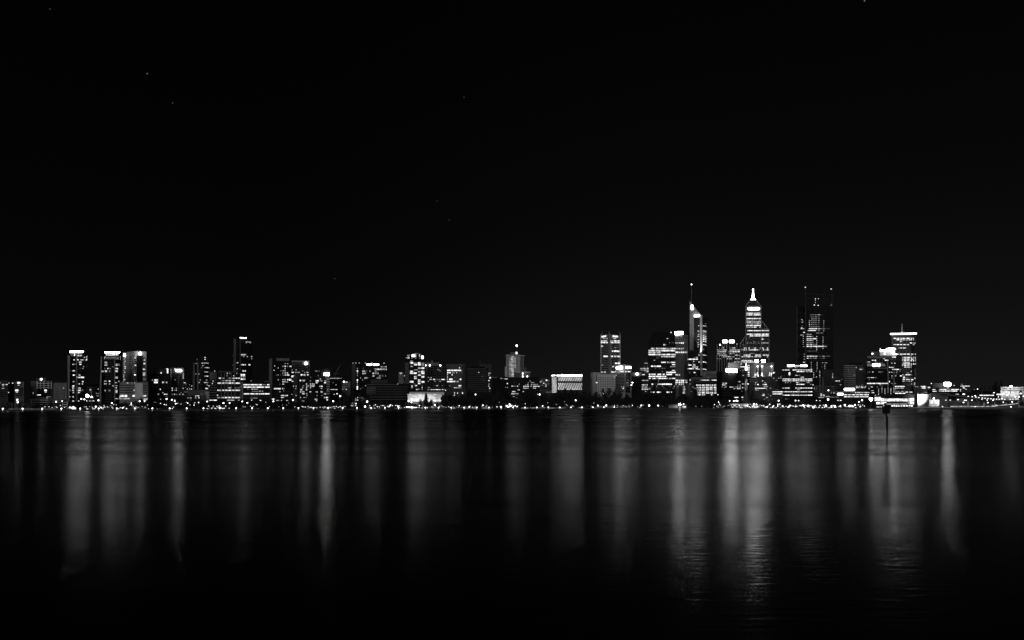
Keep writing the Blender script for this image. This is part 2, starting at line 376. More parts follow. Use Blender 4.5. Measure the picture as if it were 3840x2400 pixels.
b.rows('475,20:1335-1360 1370-1396|500,26:1440-1465m 1482-1496|545,22:1262-1290 1325-1346 1374-1432 1458-1490|585,28:1355-1400|620,28:1235-1300m 1306-1322 1360-1396|660,22:1430-1442m|695,16:1370-1382d 1418-1430m|733,28:1240-1300 1212-1230d|806,30:1242-1300! 1350-1384|848,26:1315-1330m 1345-1372 1384-1442!|920,24:1250-1286 1405-1432|960,18:1350-1368 1408-1422|996,24:1238-1288|1030,26:1240-1284 1340-1385|1071,26:1196-1215m 1240-1278 1338-1382! 1405-1428m|1108,22:1250-1276 1340-1376|1183,22:1240-1272 1196-1208|1218,22:1384-1410|1255,16:1236-1280 1344-1360')
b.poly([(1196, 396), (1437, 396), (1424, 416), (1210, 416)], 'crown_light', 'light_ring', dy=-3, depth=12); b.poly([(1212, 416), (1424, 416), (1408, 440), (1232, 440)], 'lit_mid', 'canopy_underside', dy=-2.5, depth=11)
b.mast(1325, 380, 500, .5, 'white_paint', dy=-7); b.piers([1491], 482, 560, 5, 'lit_mid'); b.done()
b = Bld('apartment_block', 'low apartment block with thin pale floor lines between the two crowned towers', 'low flats between the crowned towers', 1484, 1712, 972, 160, 'black_wall')
b.bands(1486, 1708, 1020, 1260, 40, 6, 'stone', 'floor_slab', .7).rows('1062,26:1546-1560|1100,12:1546-1556|1050:1688|1122:1656|1125:1690|1165,8:1665 1685|1192,20:1550-1600!|1222,22:1432-1470|1252,18:1472-1500! 1530-1620!|1243,26:1680-1706!|1262,16:1350 1262-1276').piers([1574], 1035, 1262, 12, 'pale').done()
zlamp(1500, 1165, 34, 45, 'flood', text='very bright floodlight on a tall pole'); zlamp(1395, 1218, 12, 40, 'lamp'); zlamp(1450, 1225, 14, 40, 'lamp'); zlamp(1575, 1180, 14, 40, 'lamp')
b = crowned(0, 'second crowned tower from the left, lit flat roof ring and pale tapering left fin', 'second crowned tower', 1800, 2062, 545, '', (1750, 2068), [(1732, 490), (1756, 490), (1732, 1312), (1706, 1312)], 1968)
b.block(1818, 2036, 435, 462, 'lit', 'light_strip', dy=-2, depth=12)
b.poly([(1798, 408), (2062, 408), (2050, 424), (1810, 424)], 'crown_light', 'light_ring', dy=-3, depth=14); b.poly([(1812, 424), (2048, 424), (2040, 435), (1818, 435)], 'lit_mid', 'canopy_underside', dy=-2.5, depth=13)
b.bands(1756, 2070, 497, 497, 99, 7, 'pale', 'fascia', .8).piers([2068], 490, 560, 6, 'pale').piers([1796], 497, 545, 5, 'pale')
b.mast(1980, 390, 540, .5, 'white_paint', dy=-7)
b.rows('595,30:1798-1846|632,34:1795-1850 1984-2016 2034-2050m|668,14:1936-1946m 1990-2006m|700,26:1798-1812m 1845-1870 1884-1906 1983-2026!|742,30:1745-1760 1770-1782 1798-1846! 1875-1896m 1974-2022!|852,32:1974-2022|915,24:1790-1836 1870-1900 2034-2046|935,24:1975-2010|962,24:1790-1840 1878-1894|995,20:1934-1952 1975-2016m|1032,26:1980-2004|1076,24:1798-1820 1862-1902m 1972-2016|1106,30:1968-2016|1218,22:1972-2006|1220,14:2016-2028').done()

# concrete hotel and its podium
b = Bld('hotel_tower', 'pale concrete hotel tower with a round lit emblem near its roof and slotted floors', 'concrete hotel tower', 2108, 2516, 405, 135, 'concrete', depth=24, front=[(2108, 26), (2306, -8), (2516, 0)])
b.bands(2190, 2296, 500, 925, 36, 12, 'glass', 'window_band').panel(2108, 2180, 445, 488, 'sign', 'sign', out=.6)
b.panel(2345, 2454, 475, 935, 'black_wall', 'recess', out=.2)
b.bands(2300, 2342, 480, 925, 34, 16).bands(2458, 2504, 480, 925, 34, 16)
b.ball(2410, 438, 25, 'sign', 'emblem', dy=-8, sy=1.0)
b.rows('505,14:2140-2168|535,12:2130-2142|570,12:2134-2174|600,14:2130-2142|632,14:2130-2142|664,18:2128-2170|694,16:2126-2174|728,14:2128-2142|760,18:2128-2166|795,14:2124-2138|826,14:2124-2138|855,14:2122-2136|885,16:2120-2166|912,12:2120-2132')
b.rows('480,18:2312-2344 2466-2500m|512,20:2308-2340|552,26:2474-2492|612,26:2466-2496|640,20:2310-2338|710,24:2456-2498|740,16:2300-2312d|775,22:2456-2498|806,24:2304-2334! 2456-2490!|860,14:2460-2500d|890,14:2460-2500d').done()
b = Bld('hotel_podium', 'pale blank podium wall with side slots at the foot of the concrete hotel tower', 'pale hotel podium', 2055, 2545, 940, 85, 'stone', depth=24)
b.panel(2320, 2462, 950, 1216, 'pale', 'panel', out=.6).bands(2062, 2310, 985, 1112, 42, 14).bands(2468, 2540, 985, 1112, 42, 14)
b.rows('1168,40:2066-2122! 2140-2186!|1215,16:2060-2200m|1070,24:2300-2312|1166,34:2280-2318!|1166,22:2460-2510|1190,60:2052-2058m|944,16:2180-2204 2262-2272 2310-2322|1256,26:2465-2540!|1222,14:2470-2532|1213,12:2205-2225').done()

zoom(480, 1230, 4.582)
b = Bld('apartment_block', 'dark balcony block with a pale fin at its left edge, right of the hotel podium', 'balcony block beside the hotel', 345, 716, 790, 150, 'black_wall')
b.poly([(345, 775), (390, 775), (386, 1275), (342, 1275)], 'stone', 'fin', dy=-3, depth=20); b.block(440, 668, 702, 790, 'slate')
b.bands(392, 545, 832, 1265, 42, 8, 'dull', 'floor_slab', .8).bands(560, 704, 832, 1265, 42, 7, 'slate', 'floor_slab', .8).piers([375, 525], 840, 1275, 6, 'dull')
b.rows('770,30:560-580|893,26:408-430m 454-516|934,30:448-512! 592-612! 630-640m 660-674|930,16:356-368|1052,26:550-564|1138,16:514-532|1225,12:556-568|1110,16:596-608|1135,28:620-644! 656-680|1170,12:640-700d|1220,24:648-680|1275,8:440-490m').done()
b = Bld('office_building', 'slab office with a glowing vertical pillar light and a bright horizontal roof sign', 'office with the glowing pillar', 735, 962, 692, 175, 'dull')
b.panel(675, 715, 700, 800, 'lit_hi', 'light_strip', out=4); b.panel(675, 713, 800, 880, 'lit_mid', 'light_strip', out=4)
b.panel(820, 930, 716, 750, 'sign_mid', 'sign', out=1.2); b.piers([742], 700, 1150, 13, 'pale').piers([868], 760, 1130, 20, 'stone')
b.grid(755, 858, 5, 775, 1135, 11, .6, .5).grid(882, 942, 3, 775, 1135, 11, .6, .5)
b.ball(808, 706, 11, 'lamp_small'); b.rows('790:950|825:950|860:950|890,10:812m|1035,16:762 832 946|1070,16:762 805 832|1140,16:762 800 832 890 945|1108,10:914|940,14:960-990', dot=14).done()
b = Bld('house', 'cluster of low dark houses with pinprick lights left of the slim balcony tower', 'dark houses by the slim tower', 965, 1112, 945, 230, 'black_wall')
b.rows('955,8:985 1010|995,14:1090-1102|1050,14:1014-1030 1055-1066 1084-1100|975,6:1000 1060|1020,6:990 1040', dot=7).grid(970, 1105, 6, 960, 1060, 4, .4, .4).done()
b = Bld('office_building', 'long low dark building with a pale roofline and a small drum on its roof', 'long low dark building', 745, 1240, 1152, 60, 'black_wall', depth=22)
b.bands(745, 1238, 1154, 1154, 9, 6, 'stone', 'fascia', .7); b.block(962, 1032, 1078, 1118, 'stone', 'roof_drum', 8, 12); b.block(1032, 1130, 1116, 1152, 'dull', 'roof_plant', 8, 12)
b.rows('1166,14:1158-1176 1192-1226|1200,18:1020-1040m 1064-1092 1156-1176 1210-1230|1232,14:744-770! 790-815|1262,14:796-812|1235,12:1066-1090d|1280,14:1200-1224').grid(1010, 1235, 7, 1180, 1260, 3, .5, .5).done()
b = Bld('residential_tower', 'slim balcony tower with two grey fins and a dark domed top', 'slim domed balcony tower', 1122, 1390, 592, 155, 'black_wall', front=[(1122, 6), (1300, -6), (1390, 6)])
b.poly([(1120, 596), (1150, 596), (1150, 1080), (1112, 1080)], 'dull', 'fin', dy=-3, depth=20); b.piers([1208], 586, 1078, 24, 'stone', 1.2)
b.poly([(1196, 592), (1200, 545), (1225, 510), (1265, 478), (1300, 470), (1340, 490), (1372, 545), (1375, 592)], 'black_wall', 'dome', dy=5, depth=16)
b.bands(1226, 1296, 612, 1072, 40, 8, 'dull', 'floor_slab', .8).bands(1306, 1388, 612, 1072, 40, 7, 'dull', 'floor_slab', .8)
b.ball(1323, 506, 8, 'lamp_small', 'roof_lamp', dy=4); b.ball(1323, 538, 8, 'lamp_small', 'roof_lamp', dy=4)
b.rows('606,18:1264-1294 1304-1324 1334-1350 1362-1380|540,24:1186-1196d|610,10:1168-1178|648,12:1272-1298|683,18:1264-1274 1308-1340m 1348-1392|755,14:1310-1376m|750,14:1132-1144|790,12:1162-1176 1212-1224|828,16:1312-1336m 1344-1376|893,18:1338-1358 1236-1250|935,18:1216-1240 1302-1330 1336-1372|978,14:1344-1370m|994,16:1384-1398|1040,24:1328-1372').done()
b = Bld('auditorium', 'low grey building with a curved pale wing below the slim domed tower', 'low building with curved wing', 1040, 1400, 1078, 95, 'dull', depth=22)
b.poly([(1322, 1092), (1396, 1092), (1396, 1275), (1376, 1262), (1352, 1210), (1338, 1150)], 'concrete', 'wing', dy=-6, depth=5); b.rows('1135,7:1240-1300d').done()
zlamp(1360, 1262, 13, 30, 'lamp')
b = Bld('apartment_block', 'striped balcony block under a square grey roof box, left of the brightly banded office', 'striped block with roof box', 1400, 1530, 888, 150, 'black_wall')
b.block(1402, 1522, 757, 888, 'dull'); b.bands(1404, 1526, 895, 1215, 43, 8, 'stone', 'floor_slab', .8).rows('740:1490|914,16:1455-1468|953,16:1444-1458|1240,18:1400-1440 1450-1530!', dot=14).done()
b = Bld('office_building', 'framed office block with five bright banded floors behind pale columns', 'brightly banded office', 1535, 1938, 746, 95, 'black_wall')
b.bands(1545, 1908, 752, 752, 9, 14, 'dull', 'fascia', .9).piers([1605, 1662, 1720, 1780, 1838, 1932], 775, 1215, 9, 'stone', .8)
b.bands(1540, 1930, 905, 1215, 62, 5, 'dull', 'floor_slab', .5)
b.rows('780,20:1696-1722 1750m 1870m|820,16:1688-1696m 1704-1716m 1812-1822|862,20:1560-1602 1614-1636m 1640-1652m 1734-1772m 1792-1835 1848-1930|905,20:1626-1650m 1670-1716 1732-1770 1795-1830|947,24:1540-1600 1612-1658 1670-1716 1728-1775 1785-1832 1845-1934|1028,18:1728-1772 1844-1860m 1876-1925d|1070,22:1534-1600 1612-1658 1668-1716 1727-1775 1785-1832 1843-1930|1110,8:1672-1684d|1195,24:1535-1590m 1608-1655 1667-1713 1725-1773 1782-1830 1840-1929|1155,24:1532-1548|1240,20:1700-1830m 1850-1920m').done()
b = Bld('residential_tower', 'tall dark residential tower topped by one bright white bar, second tallest of the left half', 'tall dark tower with white bar', 1818, 2135, 190, 235, 'black_wall', front=[(1818, 8), (1925, -4), (2135, 10)])
b.poly([(1818, 185), (1856, 185), (1852, 745), (1810, 745)], 'dull', 'fin', dy=2, depth=14); b.piers([1928], 190, 760, 20, 'dull', 1.0)
b.bands(1858, 1915, 250, 740, 40, 8, 'slate', 'floor_slab', .8).bands(1942, 2110, 250, 900, 36, 6, 'slate', 'floor_slab', .6)
b.panel(1904, 2037, 163, 180, 'roof_strip', 'light_strip', out=1.5)
b.rows('240,10:2024-2112|256,10:2024-2040 2090-2112|245,8:1955-1985d|460,24:1926-1975 1982-2010 2018-2024|492,20:1976-2000m 2044-2058 2114-2134m|530,18:2116-2130m|470,14:1800-1808d|598,18:1864-1900|632,22:1942-2002 2010-2022 2070-2102|640,20:1800-1806d|703,18:1866-1894m|738,28:1968-2002 2010-2022|805,32:1932-2010!|838,14:1934-1960 1970-1992 2000-2016|878,28:1934-1966! 1974-2002 2008-2016|908,24:2108-2120m').done()
b = Bld('office_building', 'wide low office glowing with three continuous ribbon floors of white light', 'wide office with glowing ribbons', 1940, 2436, 938, 85, 'black_wall')
b.piers([1965], 930, 1225, 26, 'stone', .5).bands(1982, 2430, 1168, 1200, 30, 5, 'dull', 'floor_slab', .7).bands(1982, 2430, 1108, 1108, 30, 4, 'dull', 'floor_slab', .7)
b.rows('975,20:1985-2095! 2100-2305! 2315-2335m 2342-2366m 2392-2434!|1016,22:1985-2200! 2205-2345! 2360-2434!|1050,10:2055-2070 2115-2150 2162-2190 2205-2232 2200-2230|1086,10:2128-2158m 2170-2232m 2250-2290 2305-2320|1131,20:1985-2090! 2098-2240! 2245-2345! 2355-2434!|1168,9:2120-2130 2160-2175m 2190-2225d|1205,9:2100-2230m|1010,5:1950').done()
b.block(2440-100, 2440-20, 912, 938, 'dull')

zoom(960, 1230, 4.582)
b = Bld('office_building', 'dark office slab with a broad grey end wall and scattered lit windows on many floors', 'dark slab with grey end wall', 208, 612, 522, 150, 'black_wall', front=[(208, 12), (300, -4), (612, 2)])
b.panel(210, 298, 524, 1240, 'stone', 'panel', out=.4); b.panel(345, 580, 520, 566, 'stone', 'fascia', out=.8)
b.grid(305, 605, 16, 1070, 1240, 6, .5, .4, 'dull')
b.rows('612,12:498-508 538-550|652,14:316-326|658,24:455-470 480-488 495-514 534-542m 572-586 590-608|686,14:376-388|697,20:494-504|727,16:302-316|735,20:425-433m 462-472 494-504|772,22:456-466 495-512 532-550!|808,24:346-352d 375-384m 420-430d 460-470m 495-510 528-572!|832,34:606-656!|888,20:378-386 455-472 480-508 535-560!|888,34:566-606!|926,22:455-470 478-486 494-502 514-520 538-546|965,18:456-466 472-482|965,8:400-410m 415-420m|1042,24:304-330 334-352 356-376 380-426! 452-462 474-486|1080,12:470-480|1095:412|1160,24:426-442 446-462 468-482 486-500 504-520 526-546|1195,14:430-456 460-482|1222,20:228-338!|1245,12:75-220 345-400m 520-556 430-446').done()
b = Bld('office_building', 'white gridded office with open square frames and a tilted lit square emblem', 'white gridded office', 614, 926, 566, 205, 'dull')
b.bands(614, 926, 572, 572, 9, 10, 'pale', 'fascia', 1.0).panel(795, 912, 582, 632, 'concrete', 'panel', out=.3)
b.grid(620, 796, 4, 582, 780, 5, .8, .62).grid(800, 920, 3, 632, 780, 4, .8, .62)
b.poly([(832, 592), (870, 586), (878, 626), (842, 634)], 'sign', 'emblem', dy=-1.4, depth=1.0); b.piers([664, 712, 762], 780, 1245, 8, 'stone', .5)
b.rows('720,14:612-628 684-698|762,16:610-650 680-694 718-752 870-900!|738,20:790-820d|805,24:770-800! 806-850 880-900|768,10:840|915,16:612-655').done()
b = Bld('residential_tower', 'narrow lattice-walled block between the grey-ended slab and the apartment cluster', 'narrow lattice-walled block', 640, 758, 830, 120, 'dull', front=[(640, 4), (712, -4), (758, 4)])
b.grid(645, 706, 4, 850, 1230, 14, .55, .6); b.piers([745], 830, 1245, 14, 'stone', .6); b.panel(712, 738, 835, 1245, 'glass', 'recess')
b.rows('1000,14:645 690|1040,12:685|1140,16:612-624|1160,10:690').done()
zlamp(635, 1238, 16, 30, 'lamp')
b = Bld('apartment_block', 'dark apartment block peppered with lit flats, left of the block with the dazzling square sign', 'dark flats peppered with light', 762, 1010, 842, 110, 'black_wall')
b.bands(766, 1006, 870, 1240, 33, 5, 'slate', 'floor_slab', .6)
b.rows('845,12:938-948m|902,22:750-776! 792-842|905,28:928-944m|965,22:862-876 928-946 958-984 990-1008|998,26:798-826m 864-884 892-914m 926-960 968-1008|1030,20:862-878 928-946 795-812m|1062,30:760-796 858-880!|1098,24:758-776 790-832m 920-950|1130,26:794-836 862-880m|1160,16:866-886m|1195,14:768 826 860|1255,16:790-830|1290,20:892-912').done()
b = Bld('apartment_block', 'dark block under a dazzling square rooftop sign, with white balcony slabs on its right edge', 'block with dazzling square sign', 1012, 1272, 690, 125, 'black_wall')
b.block(1016, 1300, 682, 764, 'slate', 'roof_plant', 6, 12); b.panel(1172, 1266, 772, 818, 'sign_strong', 'sign', out=2.0)
b.bands(1214, 1270, 882, 1165, 41, 22, 'concrete', 'floor_slab', 1.2).bands(1020, 1200, 830, 1240, 33, 5, 'slate', 'floor_slab', .6)
b.rows('740,22:1016-1064d 1078-1090d|820:1072|875,24:1100-1112|905,30:1026-1080! 1112-1140m 1174-1210m|938,26:1026-1062 1170-1204|1000,28:1090-1146|1035,20:1112-1138m|1098,28:1020-1062m 1112-1146|1130,26:1168-1202|1160,14:1046-1058 1120-1142m|1195,26:1166-1190m 1200-1240|1225,22:1005-1055|1250,12:1030-1050|1060,14:1226-1238|1235,24:1212-1236').done()
b = Bld('construction_block', 'unfinished dark block with a row of small work lights along its top edge', 'unfinished block with work lights', 1276, 1470, 860, 190, 'black_wall')
b.bands(1280, 1466, 905, 1120, 40, 6, 'slate', 'floor_slab', .8)
b.rows('864,12:1248-1262 1272-1290 1296-1304 1312-1326 1334-1348 1356-1366 1378-1392 1400-1412 1420-1430 1438-1448 1460-1468|1057,12:1284-1294 1304-1316 1328-1340 1356-1368 1382-1398|940:1326|978:1376|1140,16:1336-1350|1130,22:1382-1404|1060,14:1226-1238').done()
c = empty('tower_crane', (at(X_(1358), HY, 1100).x, 1100, GROUND)); tag(c, 'thin dark tower crane with a raised jib over the unfinished block', 'crane')
zc = at(X_(1358), Y_(782), 1100).z; inst('mast', 'box', 'dark_steel', (c.location.x, 1100, (zc+GROUND)/2), (1.4, 1.4, zc - GROUND), 0, c)
poly(line(1336, 784, 1420, 776, 5), 1099, 1.2, 'steel', 'counter_jib', c); poly(line(1362, 780, 1460, 622, 6), 1099, 1.2, 'steel', 'jib', c)
b = Bld('apartment_block', 'short pale balcony block with two tiny roof lamps left of the twin-sign slab', 'short pale balcony block', 1476, 1626, 930, 175, 'dull')
b.panel(1476, 1540, 994, 1060, 'concrete', 'panel', out=.3); b.bands(1546, 1624, 945, 1040, 32, 10, 'pale', 'floor_slab', 1.0); b.ball(1510, 922, 12, 'lamp'); b.ball(1545, 928, 7, 'lamp_small'); b.ball(1562, 928, 7, 'lamp_small')
b.rows('1055,14:1545-1558 1484-1496m').done()
b = Bld('office_building', 'long dark slab with two bright rooftop signs and a vertical string of stair lights', 'long twin-sign slab', 1630, 2262, 612, 205, 'black_wall', front=[(1630, 14), (1730, -4), (2262, 2)])
b.panel(1632, 1726, 618, 1040, 'dull', 'panel', out=.3); b.bands(1740, 2255, 655, 940, 40, 4, 'slate', 'floor_slab', .5)
b.panel(1897, 1992, 612, 643, 'roof_strip', 'sign', out=1.0); b.panel(2004, 2119, 614, 645, 'roof_strip', 'sign', out=1.0)
for x in (1668, 1718, 1775, 1880, 1992, 2200): b.ball(x, 603, 6 if x < 1700 else 8, 'lamp_small', sy=.6)
b.rows('695,20:1742m|740,40:1732-1754!|778,20:1742|815,24:1742|897,36:1732-1752!|935,20:1742|970,20:1742|1015,40:1728-1752!|1048,22:1728-1750!|665,22:2150 2165 2182 2205m 2220 2240|703,14:2040-2060|708,30:2050-2068 2074-2090 2098-2116 2130 2146 2162 2180 2198 2216 2240|693,12:1846|740,28:1834 1852 1868 1902m 1958 2048 2064 2080m|780,30:1834 1850 1868 1884 2004-2014 2018-2030 2050 2066 2082 2100|822,30:2004-2014 2020-2032 2118 2134 2170 2192d 2225m|858,26:1797 1868 1884 1902 1918 2082 2098 2116 2134|895,22:1832|1018:1832d', dot=8).done()
b = Bld('terraced_building', 'wide dim building of stacked grey terraces left of the bright column-fronted hall', 'stacked grey terraces', 1885, 2640, 965, 130, 'black_wall', depth=30)
b.bands(1885, 2440, 972, 972, 9, 12, 'dull', 'floor_slab', 1.2).bands(1900, 2620, 1012, 1150, 42, 18, 'slate', 'floor_slab', 1.2); b.block(1975, 2260, 888, 965, 'slate', 'upper_terrace', 8, 16)
b.bands(1945, 2622, 1184, 1184, 9, 12, 'dull', 'floor_slab', 2).bands(1960, 2600, 1228, 1228, 9, 12, 'dull', 'floor_slab', 2); b.panel(1900, 2060, 1000, 1120, 'dull', 'panel', out=.6)
b.rows('992:1882|1028,12:1920-1946|1045:1795|962,16:2430-2440', dot=12).done()
b = Bld('riverside_restaurant', 'low riverside building with four brightly lit floors, left of the stacked terraces', 'low lit four-floor building', 1530, 1884, 1178, 45, 'black_wall', depth=18)
b.rows('1188,14:1612-1624|1200,30:1655-1700m 1705-1725! 1730-1765! 1770-1795! 1800-1812m 1820-1846|1238,20:1538-1558 1576-1586 1618-1642! 1656-1700! 1706-1790! 1796-1864!|1285,24:1535-1592 1614-1664! 1668-1736! 1748-1776! 1795-1830 1840-1882|1330,30:1625-1682! 1700-1726m').bands(1534, 1880, 1218, 1308, 46, 5, 'slate', 'floor_slab', .6).done()
for x, y, r in ((300, 1260, 14), (1327, 1258, 17), (1445, 1170, 19), (1910, 1265, 19), (1875, 1350, 19), (1720, 1300, 8)): zlamp(x, y, r, 25)

zoom(1440, 1230, 4.582)
b = Bld('office_building', 'small grey block with lit trapezoid emblem, left of the bright apartment tower', 'small block with lit emblem', 250, 334, 772, 215, 'stone')
b.poly([(262, 766), (312, 766), (302, 780), (290, 794), (276, 780)], 'lit', 'emblem', dy=-1, depth=.8); b.rows('822,14:345-360|930:348d|975,12:230-242|1028,22:330-358', dot=8).done()
b = Bld('residential_tower', 'brightly lit apartment tower with a slanted glowing penthouse and four columns of lit rooms', 'bright apartment tower', 362, 706, 540, 150, 'black_wall', front=[(362, 8), (440, -2), (706, 2)])
b.panel(362, 438, 592, 962, 'slate', 'panel', out=.2); b.bands(362, 438, 600, 955, 27, 14, 'stone', 'floor_slab', .8)
b.poly([(406, 540), (430, 500), (545, 424), (556, 424), (655, 466), (680, 480), (690, 540)], 'black_wall', 'penthouse', dy=4, depth=14)
b.beam(548, 428, 655, 468, 8, 'pale', 'roof_edge', 3, 1); b.block(478, 530, 452, 496, 'roof_strip', 'penthouse_window', 3.2, .5); b.block(538, 552, 440, 500, 'lit', 'penthouse_window', 3.2, .5)
b.block(640, 680, 478, 530, 'roof_strip', 'penthouse_window', 3.2, .5); b.block(604, 614, 445, 492, 'lit', 'penthouse_window', 3.2, .5); b.block(404, 450, 464, 474, 'lit', 'penthouse_window', 3.2, .5); b.block(405, 436, 494, 526, 'lit', 'penthouse_window', 3.2, .5); b.block(376, 392, 504, 514, 'lit', 'penthouse_window', 3.2, .5)
b.piers([454, 580, 708], 590, 1085, 4, 'dull', .6).bands(446, 700, 588, 1082, 29, 3, 'slate', 'floor_slab', .5)
b.rows('572,16:450-500m|602,30:447-506!|660,18:456-498m|742,28:447-503|776,30:447-506!|925,36:444-506!|996,22:468-496|1022,24:464-494m|606,16:518-560m|632,34:515-566!|720,16:518-582m|777,34:513-565!|836,26:516-565|868,28:516-565|960,14:515-540d|990,24:528-568|1055,22:552-574|520,12:480 545 608m|600,28:582-632!|630,28:582-634!|690,26:585-632m|750,24:584-632m|778,12:612-624m|810,26:584-632|895,26:582-634|925,22:582-632|957,24:584-630!|1052,18:588-614m|606,14:648-692m|633,22:645-688|665,12:648-690d|692,32:642-694!|745,26:640-694!|778,38:640-696!|840,36:640-693!|928,32:645-694!|995,14:650-664m|1025,20:648-664|1055,16:648-664m').done()
b = Bld('office_building', 'gridded office with lattice facade, roof box and three small roof lamps', 'gridded lattice office', 712, 1062, 655, 165, 'black_wall')
b.block(716, 942, 592, 655, 'dull'); b.block(815, 836, 558, 592, 'concrete', 'chimney', 6, 4)
b.piers([730, 752, 800, 848, 896, 944, 993, 1042], 662, 1082, 5, 'dull', .6).bands(752, 1046, 680, 1075, 31, 5, 'dull', 'floor_slab', .5); b.panel(712, 750, 660, 1082, 'dull', 'panel', out=.15)
for x, r in ((715, 12), (788, 14), (968, 14)): b.ball(x, 642, r, 'lamp')
b.rows('715,14:922-932 940-952|740:962|850,12:756-770 784-790d 805-815|884,18:785-818 842-878! 905-925m 940-955m 982-1040! 1044|915,16:762 870-882 948-980m|990,14:876-884 892-904 908-930 1000-1012m|1022,14:760-772 776-792|1057,18:754-766 785-800 806-880! 884-972! 998-1022! 1032-1046').done()
b = Bld('office_building', 'dark-framed office with a broad grey right pier and two long glowing floors', 'office with two glowing floors', 1062, 1396, 625, 185, 'dull')
b.panel(1080, 1334, 700, 1045, 'glass', 'recess', out=.2); b.bands(1062, 1330, 655, 680, 25, 8, 'glass')
b.rows('685,16:1290-1306|728,26:1084-1200! 1204-1328!|768,26:1086-1146! 1172-1184m 1190-1198m 1206-1216m 1246-1256|803,26:1084-1096 1164-1178|840,26:1086-1098|846,10:1218d|882,28:1084-1098 1122-1180! 1302-1328!|920,24:1084-1225! 1236-1246 1270|993,26:1118-1148d 1280-1328!|1031,20:1202-1232! 1238-1258 1272-1280 1288-1296 1302-1310 1318-1326|745,60:1337-1341m').piers([1366], 625, 1120, 56, 'slate', .6).done()
b = Bld('office_podium', 'low grey podium with three bright slit windows below the office with two glowing floors', 'podium with slit windows', 1062, 1412, 1040, 120, 'slate', depth=20)
b.rows('1117,28:1206-1218 1259-1271 1342-1356|1155,18:1202-1220|1070,20:1054-1062', mat='lit_hi').done()
b = Bld('office_building', 'nearly black square office block with a faint grey top ledge', 'nearly black office block', 1402, 1790, 692, 165, 'black_wall')
b.bands(1408, 1760, 704, 704, 9, 14, 'dull', 'fascia', .9); b.block(1470, 1730, 660, 692, 'black_wall'); b.piers([1426], 715, 1120, 5, 'slate')
b.rows('763,14:1620-1636|830,14:1684-1696m 1696-1706d|895,10:1685d 1722d').grid(1440, 1780, 12, 725, 1110, 12, .7, .4).done()
b = Bld('residential_tower', 'thin gridded tower edge rising behind the nearly black office block', 'thin gridded tower', 1636, 1850, 622, 255, 'slate')
b.grid(1642, 1730, 6, 632, 690, 2, .6, .5).grid(1796, 1846, 3, 630, 770, 5, .6, .55).grid(1796, 1846, 3, 800, 1100, 9, .6, .45); b.mast(1652, 540, 622, .3)
b.rows('686,12:1750-1770d|778,12:1794-1838|810,16:1794-1808m|855,26:1812-1838!|903,22:1794-1812|960,18:1794-1812m|980,14:1796-1806|1005,16:1792-1808|1035,24:1808-1828|1085,16:1805-1825d').done()
b = Bld('office_building', 'low black block with a pale flat canopy, left of the stepped white tower', 'low black block with canopy', 1860, 2062, 862, 175, 'black_wall')
b.bands(1850, 1938, 852, 852, 9, 16, 'stone', 'fascia', 1.0).rows('866,10:2000-2042m').done()
b = Bld('art_deco_tower', 'stepped pale tower with a dotted grid of windows and a lamp on a roof mast', 'stepped pale tower', 2098, 2342, 462, 235, 'concrete')
b.block(2170, 2294, 412, 462, 'dull'); b.block(2262, 2294, 410, 448, 'lit_hi', 'beacon_box', 1, 2); b.mast(2280, 305, 410, .3); b.ball(2280, 303, 16, 'lamp', 'beacon', dy=2)
b.block(2078, 2116, 664, 838, 'pale', 'side_wing', -3, 14); b.block(2344, 2424, 470, 482, 'pale', 'canopy', -1, 12); b.block(2344, 2394, 482, 905, 'dull', 'side_wing', 2, 16)
for j in range(15): b.block(2350, 2388, 500 + j*22, 510 + j*22, 'glass', 'window', 1.7, .4)
b.piers([2392], 482, 700, 5, 'pale', .5)
b.block(2342, 2450, 682, 905, 'dull', 'lower_wing', -4, 16); b.block(2240, 2508, 758, 905, 'dull', 'lower_wing', -8, 16); b.block(2232, 2514, 752, 764, 'pale', 'fascia', -10, 20)
for j in range(14):
    y = 495 + j*25.5; xs = [2192, 2206, 2220] + ([2165, 2252] if 0 < j < 8 else []) + ([2165] if j >= 8 else [])
    for x in xs: b.panel(x - 5, x + 5, y - 6, y + 6, 'lit', out=.3)
for j in range(5):
    for i in range(4): b.block(2262 + i*40, 2290 + i*40, 782 + j*24, 794 + j*24, 'glass', 'window', -8.3, .4)
b.ball(2385, 782, 11, 'lamp', dy=-10); b.ball(2385, 832, 11, 'lamp', dy=-10); b.ball(2462, 832, 11, 'lamp', dy=-10); b.done()
b = Bld('office_building', 'broad dark office below the stepped pale tower with dotted rows of lights', 'broad dark dotted office', 2062, 2672, 856, 140, 'black_wall')
b.bands(2120, 2665, 878, 1120, 33, 5, 'slate', 'floor_slab', .5)
b.rows('875,14:2058-2078 2082-2096 2102-2120|955,24:2106-2130|1000,20:2190-2202 2208-2220 2250 2285-2300|1020,12:2090 2120|932,8:2240d|940,12:2472-2482 2528-2538 2550-2558 2566-2580|970,14:2432-2442 2466-2478 2530 2546 2566 2584 2600 2620 2640|964,14:2320-2330|910,14:2505-2515|1003,22:2393-2412 2416-2434 2438-2456 2460-2488 2522-2534 2560-2580 2584-2604 2608-2630 2636-2652 2656-2670 2200-2214m 2290-2308|1035,20:2394-2414 2420-2440 2444-2484 2558-2580 2584-2610|1063,14:2290-2302 2310-2330|1093,18:2205-2230 2210-2222 2240-2256 2390 2400|1130,18:2140 2160 2175 2190-2210 2216-2236 2240-2262 2268-2284 2290 2304|1160,12:2180 2285|1175,14:2216-2230 2240-2250|1195,20:2272-2286', dot=9).done()

